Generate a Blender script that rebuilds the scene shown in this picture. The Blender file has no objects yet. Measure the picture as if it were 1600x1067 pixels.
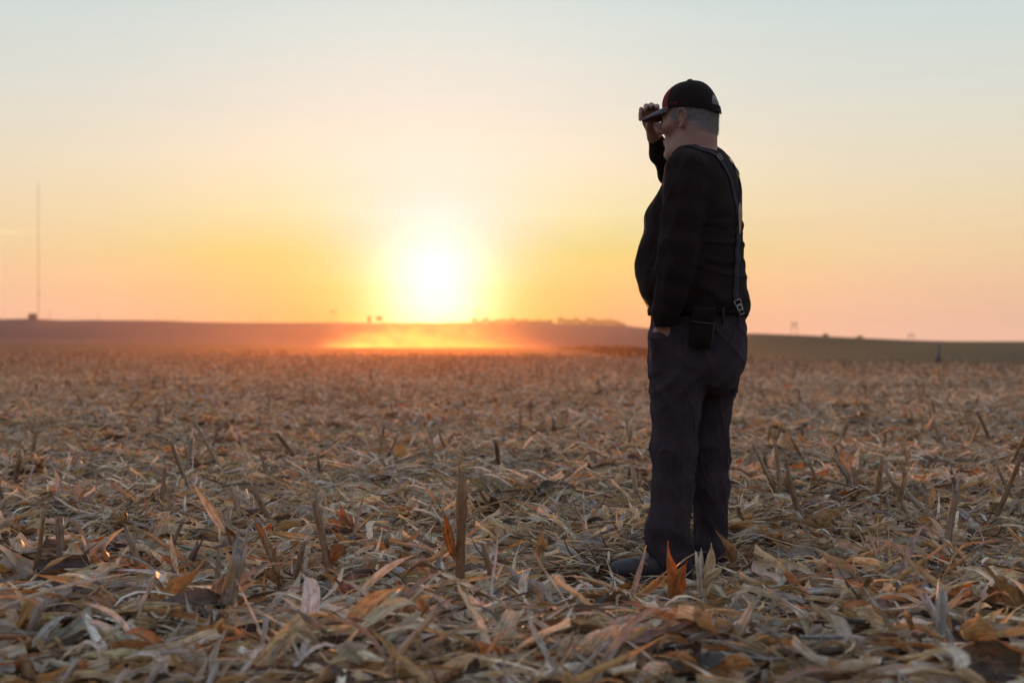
import bpy, math, random, time
import numpy as np
T0 = time.time()
SC = bpy.context.scene
COL = SC.collection
R = math.radians
# ------------------------------------------------------------------ camera, sky, sun, exposure
F = 2222.0            # focal length in pixels of a 1600 px wide frame
EYE = 0.86            # camera height
HZ = 545.0            # pixel row of eye level
cd = bpy.data.cameras.new('camera'); cam = bpy.data.objects.new('camera', cd); COL.objects.link(cam)
cam.location = (0, 0, EYE); cam.rotation_euler = (R(90), 0, 0)
cd.sensor_width = 36.0; cd.lens = 36.0 * F / 1600.0
cd.shift_y = (HZ - 533.5) / 1600.0
cd.clip_start = 0.1; cd.clip_end = 30000
cd.dof.use_dof = True; cd.dof.focus_distance = 5.25; cd.dof.aperture_fstop = 2.9
SC.camera = cam
SC.view_settings.view_transform = 'Standard'; SC.view_settings.look = 'None'
SC.view_settings.exposure = 0.0; SC.view_settings.gamma = 1.0; SC.view_settings.use_curve_mapping = False
SC.render.engine = 'CYCLES'
cy = SC.cycles
cy.use_denoising = True; cy.max_bounces = 6; cy.diffuse_bounces = 3; cy.glossy_bounces = 2
cy.transmission_bounces = 4; cy.transparent_max_bounces = 8; cy.volume_bounces = 0
cy.caustics_reflective = False; cy.caustics_refractive = False; cy.sample_clamp_indirect = 4
try: cy.volume_step_rate = 1.0; cy.volume_max_steps = 48
except Exception: pass

SUN_AZ = math.atan((680 - 800) / F)            # to the left of straight ahead
SUN_EL = math.atan((HZ - 467) / F)
SD = np.array([math.sin(SUN_AZ) * math.cos(SUN_EL), math.cos(SUN_AZ) * math.cos(SUN_EL), math.sin(SUN_EL)])

def lin(r, g, b):
    f = lambda c: (c / 12.92 if c <= 0.04045 else ((c + 0.055) / 1.055) ** 2.4)
    return (f(r / 255), f(g / 255), f(b / 255), 1.0)

class NT:
    """small helper to wire nodes"""
    def __init__(s, tree): s.t = tree; s.n = tree.nodes; s.l = tree.links
    def new(s, typ, **kw):
        n = s.n.new(typ)
        for k, v in kw.items(): setattr(n, k, v)
        return n
    def put(s, sock, v):
        if v is None: return
        if isinstance(v, bpy.types.NodeSocket): s.l.new(v, sock)
        else: sock.default_value = v
    def math(s, op, a, b=None, c=None, clamp=False):
        n = s.new('ShaderNodeMath', operation=op); n.use_clamp = clamp
        for i, v in enumerate((a, b, c)): s.put(n.inputs[i], v)
        return n.outputs[0]
    def vmath(s, op, a, b=None):
        n = s.new('ShaderNodeVectorMath', operation=op)
        s.put(n.inputs[0], a); s.put(n.inputs[1], b)
        return n.outputs['Value'] if op in ('DOT_PRODUCT', 'LENGTH') else n.outputs[0]
    def mix(s, fac, a, b, blend='MIX'):
        n = s.new('ShaderNodeMix', data_type='RGBA', blend_type=blend)
        s.put(n.inputs[0], fac); s.put(n.inputs[6], a); s.put(n.inputs[7], b)
        return n.outputs[2]
    def ramp(s, fac, stops, mode='LINEAR'):
        n = s.new('ShaderNodeValToRGB'); cr = n.color_ramp; cr.interpolation = mode
        while len(cr.elements) < len(stops): cr.elements.new(0.5)
        for e, (p, c) in zip(cr.elements, stops): e.position = p; e.color = c
        s.put(n.inputs[0], fac)
        return n.outputs[0]
    def noise(s, vec, scale, detail=4, rough=0.6):
        n = s.new('ShaderNodeTexNoise'); s.put(n.inputs['Vector'], vec)
        n.inputs['Scale'].default_value = scale; n.inputs['Detail'].default_value = detail
        n.inputs['Roughness'].default_value = rough
        return n.outputs['Fac']

W = bpy.data.worlds.new('World'); SC.world = W; W.use_nodes = True
w = NT(W.node_tree); w.n.clear()
tc = w.new('ShaderNodeTexCoord')
d = w.vmath('NORMALIZE', tc.outputs['Generated'])
sep = w.new('ShaderNodeSeparateXYZ'); w.put(sep.inputs[0], d)
elev = w.math('MULTIPLY', w.math('ARCSINE', sep.outputs['Z']), 180 / math.pi)
ang = w.math('MULTIPLY', w.math('ARCCOSINE', w.vmath('DOT_PRODUCT', d, tuple(SD))), 180 / math.pi)
def px_el(y): return math.degrees(math.atan((HZ - y) / F))
def stops(lst, top=20.0): return [(max(0, e) / top, lin(*c)) for e, c in lst]
ef = w.math('DIVIDE', elev, 20.0, clamp=True)
def gauss(a, s): return w.math('EXPONENT', w.math('MULTIPLY', w.math('POWER', w.math('DIVIDE', a, s), 2.0), -1.0))
SKE = [0, 1.2, 2.4, 3.8, 5.5, 7.5, 10, 14, 20]
SK_FAR = [(0.802, 0.490, 0.379), (0.781, 0.490, 0.352), (0.800, 0.530, 0.340), (0.834, 0.614, 0.364), (0.826, 0.677, 0.442), (0.785, 0.714, 0.548), (0.706, 0.724, 0.648), (0.583, 0.697, 0.700), (0.500, 0.649, 0.712)]
SK_NEAR = [(0.089, 0.053, 0.040), (0.000, 0.105, 0.000), (0.000, 0.212, 0.000), (0.016, 0.435, 0.000), (0.406, 0.703, 0.358), (0.733, 0.798, 0.608), (0.776, 0.809, 0.714), (0.857, 0.931, 0.831), (0.894, 1.013, 0.925)]
SK_MID = [(0.000, 0.251, 0.000), (0.000, 0.258, 0.000), (0.000, 0.221, 0.131), (0.000, 0.163, 0.612), (0.000, 0.060, 0.716), (0.000, 0.081, 0.659), (0.000, 0.065, 0.457), (0.000, 0.039, 0.226), (0.000, 0.011, 0.000)]
def tab(lst): return [(e / 20.0, (c[0] / 4, c[1] / 4, c[2] / 4, 1)) for e, c in zip(SKE, lst)]
def sc(col, f, k=4.0):
    n_ = w.new('ShaderNodeVectorMath', operation='SCALE'); w.put(n_.inputs[0], col); w.put(n_.inputs[3], w.math('MULTIPLY', f, k)); return n_.outputs[0]
g9 = gauss(ang, 10.0); g4 = gauss(ang, 4.2)
sky = w.vmath('ADD', w.vmath('ADD', sc(w.ramp(ef, tab(SK_FAR)), w.math('SUBTRACT', 1.0, g9)), sc(w.ramp(ef, tab(SK_NEAR)), g9)), sc(w.ramp(ef, tab(SK_MID)), g4))
# faint high streaks of thin cloud
mp = w.new('ShaderNodeMapping'); w.put(mp.inputs['Vector'], d); mp.inputs['Scale'].default_value = (3, 3, 60)
cl = w.noise(mp.outputs[0], 2.2, 5, 0.55)
cl = w.math('MULTIPLY', w.math('SUBTRACT', cl, 0.5), 0.05)
sky = w.mix(1.0, sky, w.math('ADD', cl, 1.0), 'MULTIPLY')
def add(a, col, g):
    c = w.new('ShaderNodeMix', data_type='RGBA', blend_type='MIX'); w.put(c.inputs[0], g)
    c.inputs[6].default_value = (0, 0, 0, 1); c.inputs[7].default_value = col; c.clamp_factor = False
    return w.mix(1.0, a, c.outputs[2], 'ADD')
sky = add(sky, (1.0, 1.0, 0.95, 1), gauss(ang, 2.15))
# one thin lit cloud streak low on the left
azm = w.math('MULTIPLY', w.math('ARCTAN2', sep.outputs['X'], sep.outputs['Y']), 180 / math.pi)
azf = w.new('ShaderNodeMapRange', interpolation_type='SMOOTHSTEP'); w.put(azf.inputs[0], azm); azf.inputs[1].default_value = -18.0; azf.inputs[2].default_value = -19.6
azg = w.new('ShaderNodeMapRange', interpolation_type='SMOOTHSTEP'); w.put(azg.inputs[0], azm); azg.inputs[1].default_value = -30.0; azg.inputs[2].default_value = -24.0
st_ = w.math('MULTIPLY', w.math('MULTIPLY', azf.outputs[0], azg.outputs[0]), gauss(w.math('SUBTRACT', elev, w.math('ADD', 4.42, w.math('MULTIPLY', cl, 4.0))), 0.11))
sky = add(sky, (0.05, 0.07, 0.02, 1), st_)
up = w.new('ShaderNodeMapRange', interpolation_type='SMOOTHSTEP'); w.put(up.inputs[0], elev); up.inputs[1].default_value = 15; up.inputs[2].default_value = 38
sky = w.mix(up.outputs[0], sky, (0.66, 0.75, 0.92, 1))     # pale dusk blue over the top
# the real sky model takes over above the part of the sky near the horizon
ns = w.new('ShaderNodeTexSky', sky_type='NISHITA'); ns.sun_disc = False
ns.sun_elevation = SUN_EL; ns.sun_rotation = SUN_AZ; ns.air_density = 1.2; ns.dust_density = 1.5
nsc = w.mix(1.0, ns.outputs[0], (0.15, 0.15, 0.15, 1), 'MULTIPLY')
mr = w.new('ShaderNodeMapRange', interpolation_type='SMOOTHSTEP'); w.put(mr.inputs[0], elev)
mr.inputs[1].default_value = 70; mr.inputs[2].default_value = 100
sky = w.mix(mr.outputs[0], sky, nsc)
# away from the sunset the horizon sky is dimmer and bluer
side = w.new('ShaderNodeMapRange', interpolation_type='SMOOTHSTEP'); w.put(side.inputs[0], ang)
side.inputs[1].default_value = 35; side.inputs[2].default_value = 130
sky = w.mix(side.outputs[0], sky, w.mix(1.0, sky, (0.80, 0.80, 0.90, 1), 'MULTIPLY'))
bg = w.new('ShaderNodeBackground'); w.put(bg.inputs[0], sky); bg.inputs[1].default_value = 1.0
out = w.new('ShaderNodeOutputWorld'); w.l.new(bg.outputs[0], out.inputs[0])
W.cycles.sampling_method = 'MANUAL'; W.cycles.sample_map_resolution = 2048

sl = bpy.data.lights.new('sun', 'SUN'); sun = bpy.data.objects.new('sun', sl); COL.objects.link(sun)
sl.energy = 2.6; sl.angle = R(0.5); sl.color = (1.0, 0.34, 0.09)
import mathutils
sun.rotation_euler = mathutils.Vector(tuple(-SD)).to_track_quat('-Z', 'Y').to_euler()

# ------------------------------------------------------------------ helpers
def tag(o, label=None, cat=None, group=None, kind=None):
    if label: o['label'] = label
    if cat: o['category'] = cat
    if group: o['group'] = group
    if kind: o['kind'] = kind
    return o
def mesh_np(name, V, Fq=None, Ft=None, mat=None, smooth=True, cols=None, uv=None):
    me = bpy.data.meshes.new(name); V = np.asarray(V, np.float32)
    lt = []; ls = []
    if Fq is not None and len(Fq): Fq = np.asarray(Fq, np.int32); lt.append(np.full(len(Fq), 4, np.int32)); ls.append(Fq.ravel())
    if Ft is not None and len(Ft): Ft = np.asarray(Ft, np.int32); lt.append(np.full(len(Ft), 3, np.int32)); ls.append(Ft.ravel())
    lt = np.concatenate(lt); ls = np.concatenate(ls)
    me.vertices.add(len(V)); me.vertices.foreach_set('co', V.ravel())
    me.loops.add(len(ls)); me.loops.foreach_set('vertex_index', ls)
    me.polygons.add(len(lt)); me.polygons.foreach_set('loop_start', np.concatenate([[0], np.cumsum(lt)[:-1]]).astype(np.int32))
    me.polygons.foreach_set('loop_total', lt)
    me.polygons.foreach_set('use_smooth', np.full(len(lt), smooth))
    if cols is not None:
        a = me.color_attributes.new('Col', 'FLOAT_COLOR', 'POINT')
        c = np.ones((len(V), 4), np.float32); c[:, :3] = cols; a.data.foreach_set('color', c.ravel())
    if uv is not None:
        l = me.uv_layers.new(name='UV'); l.data.foreach_set('uv', np.asarray(uv, np.float32)[ls].ravel())
    me.update(calc_edges=True); me.validate()
    if mat: me.materials.append(mat)
    return me
def link(name, me, parent=None):
    o = bpy.data.objects.new(name, me); COL.objects.link(o)
    if parent is not None: o.parent = parent
    return o
def empty(name, loc, parent=None):
    o = bpy.data.objects.new(name, None); COL.objects.link(o); o.location = loc; o.empty_display_size = 0.1
    if parent is not None: o.parent = parent
    return o
def at(x, y, Y):      # pixel of the 1600 frame at distance Y -> point
    return np.array([(x - 800) / F * Y, Y, EYE - (y - HZ) / F * Y])
def mat_new(name):
    m = bpy.data.materials.new(name); m.use_nodes = True; n = NT(m.node_tree); b = n.n['Principled BSDF']
    return m, n, b
def plain(name, col, rough=0.8, metal=0.0, nscale=30, namp=0.25, bump=0.0, bscale=200):
    m, n, b = mat_new(name)
    g = n.new('ShaderNodeTexCoord').outputs['Object']
    f = n.noise(g, nscale, 4)
    lo = tuple(c * (1 - namp) for c in col) + (1,); hi = tuple(min(1, c * (1 + namp)) for c in col) + (1,)
    n.put(b.inputs['Base Color'], n.ramp(f, [(0.3, lo), (0.7, hi)]))
    b.inputs['Roughness'].default_value = rough; b.inputs['Metallic'].default_value = metal
    if bump:
        bn = n.new('ShaderNodeBump'); bn.inputs['Strength'].default_value = bump; bn.inputs['Distance'].default_value = 0.002
        n.put(bn.inputs['Height'], n.noise(g, bscale, 3)); n.put(b.inputs['Normal'], bn.outputs[0])
    return m
def tube(pts, rad, n=8, cap=True, flat=None):
    """closed tube through pts; rad scalar/list; returns V, quads, tris"""
    P = np.asarray(pts, float); k = len(P); rad = np.broadcast_to(np.asarray(rad, float), (k,))
    T = np.gradient(P, axis=0); T /= np.linalg.norm(T, axis=1)[:, None] + 1e-12
    up = np.array([0, 0, 1.0]) if abs(T[0][2]) < 0.9 else np.array([1.0, 0, 0])
    V = []
    for i in range(k):
        a = np.cross(T[i], up); a /= np.linalg.norm(a) + 1e-12; b = np.cross(a, T[i])
        up = b
        th = np.arange(n) / n * 2 * np.pi
        V.append(P[i] + rad[i] * (np.cos(th)[:, None] * a + np.sin(th)[:, None] * b))
    V = np.concatenate(V); Q = []
    for i in range(k - 1):
        for j in range(n):
            Q.append((i * n + j, i * n + (j + 1) % n, (i + 1) * n + (j + 1) % n, (i + 1) * n + j))
    Tt = []
    if cap:
        V = np.vstack([V, P[0], P[-1]]); c0 = k * n; c1 = k * n + 1
        for j in range(n):
            Tt.append((c0, (j + 1) % n, j)); Tt.append((c1, (k - 1) * n + j, (k - 1) * n + (j + 1) % n))
    return V, Q, Tt
class MB:
    def __init__(s): s.V = []; s.Q = []; s.T = []; s.C = []; s.U = []; s.n = 0
    def add(s, V, Q=(), T=(), col=None, uv=None):
        V = np.asarray(V, float)
        s.V.append(V)
        if len(Q): s.Q.append(np.asarray(Q, np.int64) + s.n)
        if len(T): s.T.append(np.asarray(T, np.int64) + s.n)
        s.C.append(np.broadcast_to(np.asarray(col if col is not None else (1, 1, 1), float), (len(V), 3)))
        s.U.append(uv if uv is not None else np.zeros((len(V), 2)))
        s.n += len(V)
    def tube(s, pts, rad, n=6, col=None): s.add(*tube(pts, rad, n), col=col)
    def box(s, c, h, rz=0.0, col=None):
        c = np.asarray(c, float); V = np.array([[x, y, z] for z in (-1, 1) for y in (-1, 1) for x in (-1, 1)], float) * np.asarray(h)
        cz, sz = math.cos(rz), math.sin(rz); V = V @ np.array([[cz, sz, 0], [-sz, cz, 0], [0, 0, 1]]) + c
        s.add(V, [(0, 2, 3, 1), (4, 5, 7, 6), (0, 1, 5, 4), (2, 6, 7, 3), (0, 4, 6, 2), (1, 3, 7, 5)], col=col)
    def mesh(s, name, mat, smooth=True):
        return mesh_np(name, np.concatenate(s.V), np.concatenate(s.Q) if s.Q else None, np.concatenate(s.T) if s.T else None,
                       mat, smooth, np.concatenate(s.C), np.concatenate(s.U))
def vnoise(x, y, seed=0):
    """smooth value noise, vectorised"""
    x = np.asarray(x, float); y = np.asarray(y, float)
    xi = np.floor(x).astype(np.int64); yi = np.floor(y).astype(np.int64); fx = x - xi; fy = y - yi
    fx = fx * fx * (3 - 2 * fx); fy = fy * fy * (3 - 2 * fy)
    def h(a, b):
        v = (a * 374761393 + b * 668265263 + seed * 974634777) & 0xffffffff
        v = ((v ^ (v >> 13)) * 1274126177) & 0xffffffff
        return ((v ^ (v >> 16)) & 0xffff) / 65535.0
    return (h(xi, yi) * (1 - fx) + h(xi + 1, yi) * fx) * (1 - fy) + (h(xi, yi + 1) * (1 - fx) + h(xi + 1, yi + 1) * fx) * fy
# ------------------------------------------------------------------ ground: one sheet out to the horizon
rng = np.random.default_rng(7)
def field_h(x, y):
    """height of the residue-covered field near the camera"""
    h = 0.055 * (vnoise(x * 1.3, y * 1.6, 3) - 0.5) + 0.03 * (vnoise(x * 3.7, y * 3.7, 5) - 0.5) + 0.10 * (vnoise(x * 0.12, y * 0.12, 9) - 0.5)
    # loose windrow of residue close in front of the lens
    h = h + 0.05 * np.exp(-((y - 3.35) / 0.45) ** 2) * (0.6 + 0.8 * vnoise(x * 0.9, y * 0.3, 12))
    h = h + 0.10 * np.exp(-(((x - 1.75) / 0.75) ** 2 + ((y - 7.7) / 0.45) ** 2)) + 0.05 * np.exp(-(((y - 9.8) / 0.5) ** 2)) * vnoise(x * .6, y * .1, 14)
    m = np.exp(-(((x - 0.55) / 0.62) ** 4 + ((y - 4.75) / 0.85) ** 4))
    return h * (1 - m) - 0.022 * m
DIST = np.array([100, 150, 220, 300, 450, 700, 800, 1200, 1700, 2200, 2600, 3500, 4300, 5000], float)
def zz(y, Y): return EYE - (y - HZ) / F * Y
COLX = [0, 50, 100, 250, 400, 500, 600, 700, 850, 920, 970, 1010, 1170, 1260, 1350, 1430, 1500, 1600]
SKYL = [498, 496.5, 500, 501, 503, 504, 505, 505, 505, 506.5, 509, 513]
def column(i, x):
    if x <= 1010:
        cr = np.interp(x, [0, 400, 500, 850, 920, 970, 1010], [535, 538, 543, 543, 549, 557, 559])
        s = SKYL[i]
        z = [0, zz(min(cr, 558), 300) * 0.15, zz(cr, 300) * 0.55, zz(cr, 300), zz(cr, 300) - 1.5, 0.5, 1.0, 4.0 if x > 450 else 9.0, zz(s, 2200) * 0.5 + 4, zz(s, 2200), zz(s, 2200) * 0.8, 25, 0, -20]
    else:
        s = np.interp(x, [1170, 1260, 1350, 1430, 1500, 1600], [520.5, 524, 528.5, 532, 533.5, 533.5])
        z = [-0.05, 0.2, 0.85, zz(s, 700) * 0.28, zz(s, 700) * 0.62, zz(s, 700), zz(s, 700) * 0.97, 4, 8, zz(s + 1.5, 2200), 15, 3, 0, -20]
    return z
TAB = np.array([column(i, x) for i, x in enumerate(COLX)])
def terrain_h(X, Y):
    """height at world position; terrain given in polar steps round the viewpoint hill"""
    r = np.hypot(X, Y); az = np.arctan2(X, Y)
    px = 800 + F * np.tan(np.clip(az, -1.2, 1.2)); px = np.clip(px, 0, 1600)
    back = np.abs(az) > 1.2
    dd = Y / np.cos(0) ; dd = np.where(back, r, np.maximum(np.abs(Y), 1e-3)); dd = np.maximum(dd, 1)
    li = np.interp(np.log(dd), np.log(DIST), np.arange(len(DIST)))
    ci = np.interp(px, COLX, np.arange(len(COLX)))
    l0 = np.clip(np.floor(li).astype(int), 0, len(DIST) - 2); c0 = np.clip(np.floor(ci).astype(int), 0, len(COLX) - 2)
    fl = li - l0; fc = ci - c0
    far_z = (TAB[c0, l0] * (1 - fl) + TAB[c0, l0 + 1] * fl) * (1 - fc) + (TAB[c0 + 1, l0] * (1 - fl) + TAB[c0 + 1, l0 + 1] * fl) * fc
    far_z = np.where(back, 0.0, far_z)
    t = np.clip((r - 70) / 30, 0, 1); t = t * t * (3 - 2 * t)
    near = field_h(X, Y)
    far_z = far_z + (vnoise(X / 90, Y / 90, 21) - 0.5) * np.clip((r - 600) / 600, 0, 1) * 2.0
    return near * (1 - t) + far_z * t
rings = np.concatenate([np.linspace(0.4, 12, 90), np.geomspace(12.2, 100, 110), np.geomspace(101, 5000, 120)])
fine = np.linspace(-0.42, 0.42, 320); coarse = np.linspace(0.42, 2 * np.pi - 0.42, 90)[1:-1]
azs = np.concatenate([fine, coarse])
RR, AA = np.meshgrid(rings, azs, indexing='ij')
GX = RR * np.sin(AA); GY = RR * np.cos(AA)
GZ = terrain_h(GX, GY)
na = len(azs); nr = len(rings)
V = np.stack([GX, GY, GZ], -1).reshape(-1, 3)
ii, jj = np.meshgrid(np.arange(nr - 1), np.arange(na), indexing='ij'); j2 = (jj + 1) % na
Q = np.stack([ii * na + jj, (ii + 1) * na + jj, (ii + 1) * na + j2, ii * na + j2], -1).reshape(-1, 4)
V = np.vstack([V, [0, 0, field_h(np.array(0.), np.array(0.))]]); T = [(nr * na, j, (j + 1) % na) for j in range(na)]
# crop colour of each field
pxv = 800 + F * np.tan(np.clip(AA, -1.2, 1.2)); rr = RR
soil = np.array([0.115, 0.085, 0.062]); stub = np.array([0.21, 0.155, 0.11]); olive = np.array([0.045, 0.046, 0.030])
hillc = np.array([0.040, 0.042, 0.058]); green = np.array([0.022, 0.046, 0.026])
def sm(x, a, b): t = np.clip((x - a) / (b - a), 0, 1); return (t * t * (3 - 2 * t))[..., None]
C = soil + (stub - soil) * sm(rr, 8, 30)
C = C + (olive - C) * sm(rr, 84, 100)
C = C + (hillc - C) * sm(rr, 480, 620)
g = sm(pxv, 1010, 1030) * sm(rr, 58, 72)
C = C * (1 - g) + green * g
C = C.reshape(-1, 3); C = np.vstack([C, soil])
mg, n, b = mat_new('ground_soil')
ca = n.new('ShaderNodeVertexColor', layer_name='Col').outputs[0]
g3 = n.new('ShaderNodeTexCoord').outputs['Object']
f1 = n.noise(g3, 9, 6, 0.7)
mp = n.new('ShaderNodeMapping'); n.put(mp.inputs[0], g3); mp.inputs['Scale'].default_value = (0.01, 0.05, 0.05)
f2 = n.noise(mp.outputs[0], 2.0, 5, 0.6)
c = n.mix(1.0, ca, n.ramp(f1, [(0.3, (0.55, 0.55, 0.55, 1)), (0.7, (1.35, 1.3, 1.25, 1))]), 'MULTIPLY')
c = n.mix(1.0, c, n.ramp(f2, [(0.3, (0.75, 0.75, 0.78, 1)), (0.7, (1.2, 1.2, 1.15, 1))]), 'MULTIPLY')
n.put(b.inputs['Base Color'], c); b.inputs['Roughness'].default_value = 1.0; b.inputs['Specular IOR Level'].default_value = 0.1
bn = n.new('ShaderNodeBump'); bn.inputs['Strength'].default_value = 0.6; bn.inputs['Distance'].default_value = 0.02
n.put(bn.inputs['Height'], f1); n.put(b.inputs['Normal'], bn.outputs[0])
ground = link('ground', mesh_np('ground', V, Q, T, mg, True, C))
tag(ground, 'harvested corn field covered in dry residue with low hills beyond', kind='structure')

# ------------------------------------------------------------------ far things on and below the hills
M_steel = plain('galvanised_steel', (0.22, 0.20, 0.19), 0.6)
M_dark = plain('weathered_wood', (0.10, 0.07, 0.05), 0.9)
M_leaf = plain('dark_foliage', (0.030, 0.032, 0.018), 0.9, nscale=0.4)
M_bark = plain('tree_bark', (0.07, 0.05, 0.04), 0.95, nscale=3)
def ridge(x, Y, dz=0.0):
    X = (x - 800) / F * Y; return np.array([X, Y, float(terrain_h(np.array([X]), np.array([Y]))[0]) + dz])
RIDGE_Y = 2190.0
# guyed mast
p = ridge(60, RIDGE_Y, -0.5); H = (497 - 285) / F * RIDGE_Y + 2
mast = empty('radio_mast', tuple(p)); tag(mast, 'very tall thin guyed radio mast on the far left hill', 'radio mast')
m = MB()
for a in range(3):
    o = np.array([math.cos(a * 2.094), math.sin(a * 2.094), 0]) * 0.75
    m.tube([o, o + (0, 0, H)], [0.12, 0.07], 4)
for k in range(70):
    z0 = H * k / 70; z1 = H * (k + 1) / 70
    for a in range(3):
        o = np.array([math.cos(a * 2.094), math.sin(a * 2.094), 0]) * 0.75; o2 = np.array([math.cos((a + 1) * 2.094), math.sin((a + 1) * 2.094), 0]) * 0.75
        m.tube([o + (0, 0, z0), o2 + (0, 0, z1)], 0.035, 3)
link('lattice_column', m.mesh('lattice_column', M_steel, False), mast)
for a in range(3):
    m = MB()
    e = np.array([math.cos(a * 2.094 + 0.5), math.sin(a * 2.094 + 0.5), 0]) * H * 0.42
    for k in (0.33, 0.62, 0.95): m.tube([np.array([0, 0, H * k]), e], 0.02, 3)
    link('guy_wire', m.mesh('guy_wire', M_steel, False), mast)
m = MB(); m.box((0.3, 0, H * 0.18), (1.3, 1.3, 1.0)); link('equipment_box', m.mesh('equipment_box', M_steel, False), mast)
# transmitter hut
p = ridge(51, RIDGE_Y - 25, -0.5)
hut = empty('transmitter_hut', tuple(p)); tag(hut, 'small dark low hut on the hilltop at the foot of the tall mast', 'hut')
m = MB(); m.box((0, 0, 3.0), (5.6, 4, 3.2)); link('wall', m.mesh('hut_wall', plain('hut_paint', (0.06, 0.08, 0.085), 0.8), False), hut)
m = MB(); V0 = np.array([[-6.2, -4.6, 6.2], [6.2, -4.6, 6.2], [6.2, 4.6, 6.2], [-6.2, 4.6, 6.2], [-4.2, 0, 8.0], [4.2, 0, 8.0]], float)
m.add(V0, [(0, 1, 5, 4), (2, 3, 4, 5), (0, 3, 2, 1)], [(1, 2, 5), (3, 0, 4)]); link('roof', m.mesh('hut_roof', plain('hut_roofing', (0.05, 0.06, 0.06), 0.8), False), hut)
m = MB(); m.box((1.0, -4.06, 1.6), (0.6, 0.05, 1.5)); link('door', m.mesh('hut_door', M_dark, False), hut)
# utility poles along the left skyline
pole0 = None
def cp(o, parent=None):
    c = o.copy(); COL.objects.link(c)
    if parent is not None: c.parent = parent
    for ch in [q for q in bpy.data.objects if q.parent == o]: cp(ch, c)
    return c
POLES = [(78, 486, 'utility pole standing just right of the tall mast on the left skyline'), (154, 489, 'second utility pole right of the tall mast on the skyline'),
         (246, 486, 'third utility pole along the left skyline, above the long hill'), (278, 488, 'fourth utility pole along the left skyline'),
         (406, 492, 'faint utility pole on the skyline at the edge of the orange glow'), (822, 496, 'utility pole rising out of the distant treeline right of the sun')]
for x, yt, lab in POLES:
    Y = RIDGE_Y; p = ridge(x, Y, -0.5); h = zz(yt, Y) - p[2]
    if pole0 is None:
        po = empty('utility_pole', tuple(p)); m = MB(); m.tube([(0, 0, 0), (0, 0, 12)], [0.3, 0.22], 6); link('pole', m.mesh('pole', M_dark), po)
        m = MB(); m.box((0, 0, 11.2), (1.5, 0.1, 0.12)); link('crossarm', m.mesh('crossarm', M_dark, False), po)
        pole0 = po
    else:
        po = cp(pole0); po.location = p
    po.scale = (1, 1, max(0.5, h / 12)); tag(po, lab, 'utility pole', 'utility poles along the skyline')
# transmission pylons: H-frame pairs
pyl0 = None
PYL = [(521, 483, 503, 8, RIDGE_Y, 'faint two-legged transmission pylon left of the sun on the skyline'),
       (746, 480, 501, 5, RIDGE_Y, 'transmission pylon just right of the sun glare on the skyline'),
       (1241, 502, 523, 8, 695.0, 'transmission pylon above the green hill nearest to the standing man'),
       (1424, 521, 532, 8, 695.0, 'short transmission pylon far right above the green hill')]
for x, yt, yb, wd, Y, lab in PYL:
    Yb = Y if Y > 1000 else 1500.0
    X = (x - 800) / F * Yb; zb = zz(yb + 6, Yb); h = zz(yt, Yb) - zb; hw = wd / 2 / F * Yb
    if pyl0 is None:
        po = empty('transmission_pylon', (X, Yb, zb))
        for s in (-1, 1):
            m = MB(); m.tube([(s, 0, 0), (s, 0, 1)], [0.12, 0.10], 6); link('leg', m.mesh('pylon_leg', M_steel), po)
        m = MB(); m.box((0, 0, 0.93), (1.25, 0.08, 0.014)); link('crossarm', m.mesh('pylon_crossarm', M_steel, False), po)
        m = MB(); m.tube([(-1, 0, 0.62), (1, 0, 0.9)], 0.022, 4); m.tube([(1, 0, 0.62), (-1, 0, 0.9)], 0.022, 4); link('brace', m.mesh('pylon_brace', M_steel), po)
        pyl0 = po
    else:
        po = cp(pyl0); po.location = (X, Yb, zb)
    po.scale = (hw, 2.0, h); tag(po, lab, 'transmission pylon', 'transmission pylons on the skyline')
# trees: crowns of many small leaf faces
def crown(m, c, rx, rz, n, leaf, rg):
    d3 = rg.normal(size=(n, 3)); d3 /= np.linalg.norm(d3, axis=1)[:, None]
    r = rg.random(n) ** 0.45
    lump = 1 + 0.28 * np.sin(d3[:, 0] * 5 + c[0]) * np.cos(d3[:, 2] * 6 + c[0] * 2)
    P = d3 * (r * lump)[:, None] * np.array([rx, rx, rz]) + c
    a = rg.normal(size=(n, 3)); b2 = rg.normal(size=(n, 3))
    Vt = np.stack([P, P + a * leaf, P + b2 * leaf], 1).reshape(-1, 3)
    m.add(Vt, (), np.arange(3 * n).reshape(-1, 3))
def tree(name, p, h, wd, lab, cat='tree', low=0.3, n=700, group=None):
    t = empty(name, tuple(p)); tag(t, lab, cat, group)
    m = MB(); m.tube([(0, 0, 0), (0.05 * wd, 0, h * 0.4), (0, 0, h * 0.8)], [h * 0.035, h * 0.025, h * 0.01], 6)
    for k in range(5):
        a = k * 1.3; m.tube([(0, 0, h * (0.3 + 0.08 * k)), (math.cos(a) * wd * 0.35, math.sin(a) * wd * 0.35, h * (0.5 + 0.08 * k))], [h * 0.015, h * 0.005], 4)
    link('trunk', m.mesh('trunk', M_bark), t)
    m = MB(); crown(m, np.array([0, 0, h * (low + 1) / 2]), wd / 2, h * (1 - low) / 2, n, h * 0.06, rng)
    link('crown', m.mesh('crown', M_leaf, False), t)
    return t
p = ridge(577, RIDGE_Y, -1); tree('cedar_tree', p, 12.5, 5.0, 'narrow dark tree on the skyline left of the setting sun', low=0.02)
p = ridge(592.5, RIDGE_Y, -1); tree('round_tree', p, 12, 12, 'broad round-crowned tree beside the narrow dark tree on the skyline', low=0.42)
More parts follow.
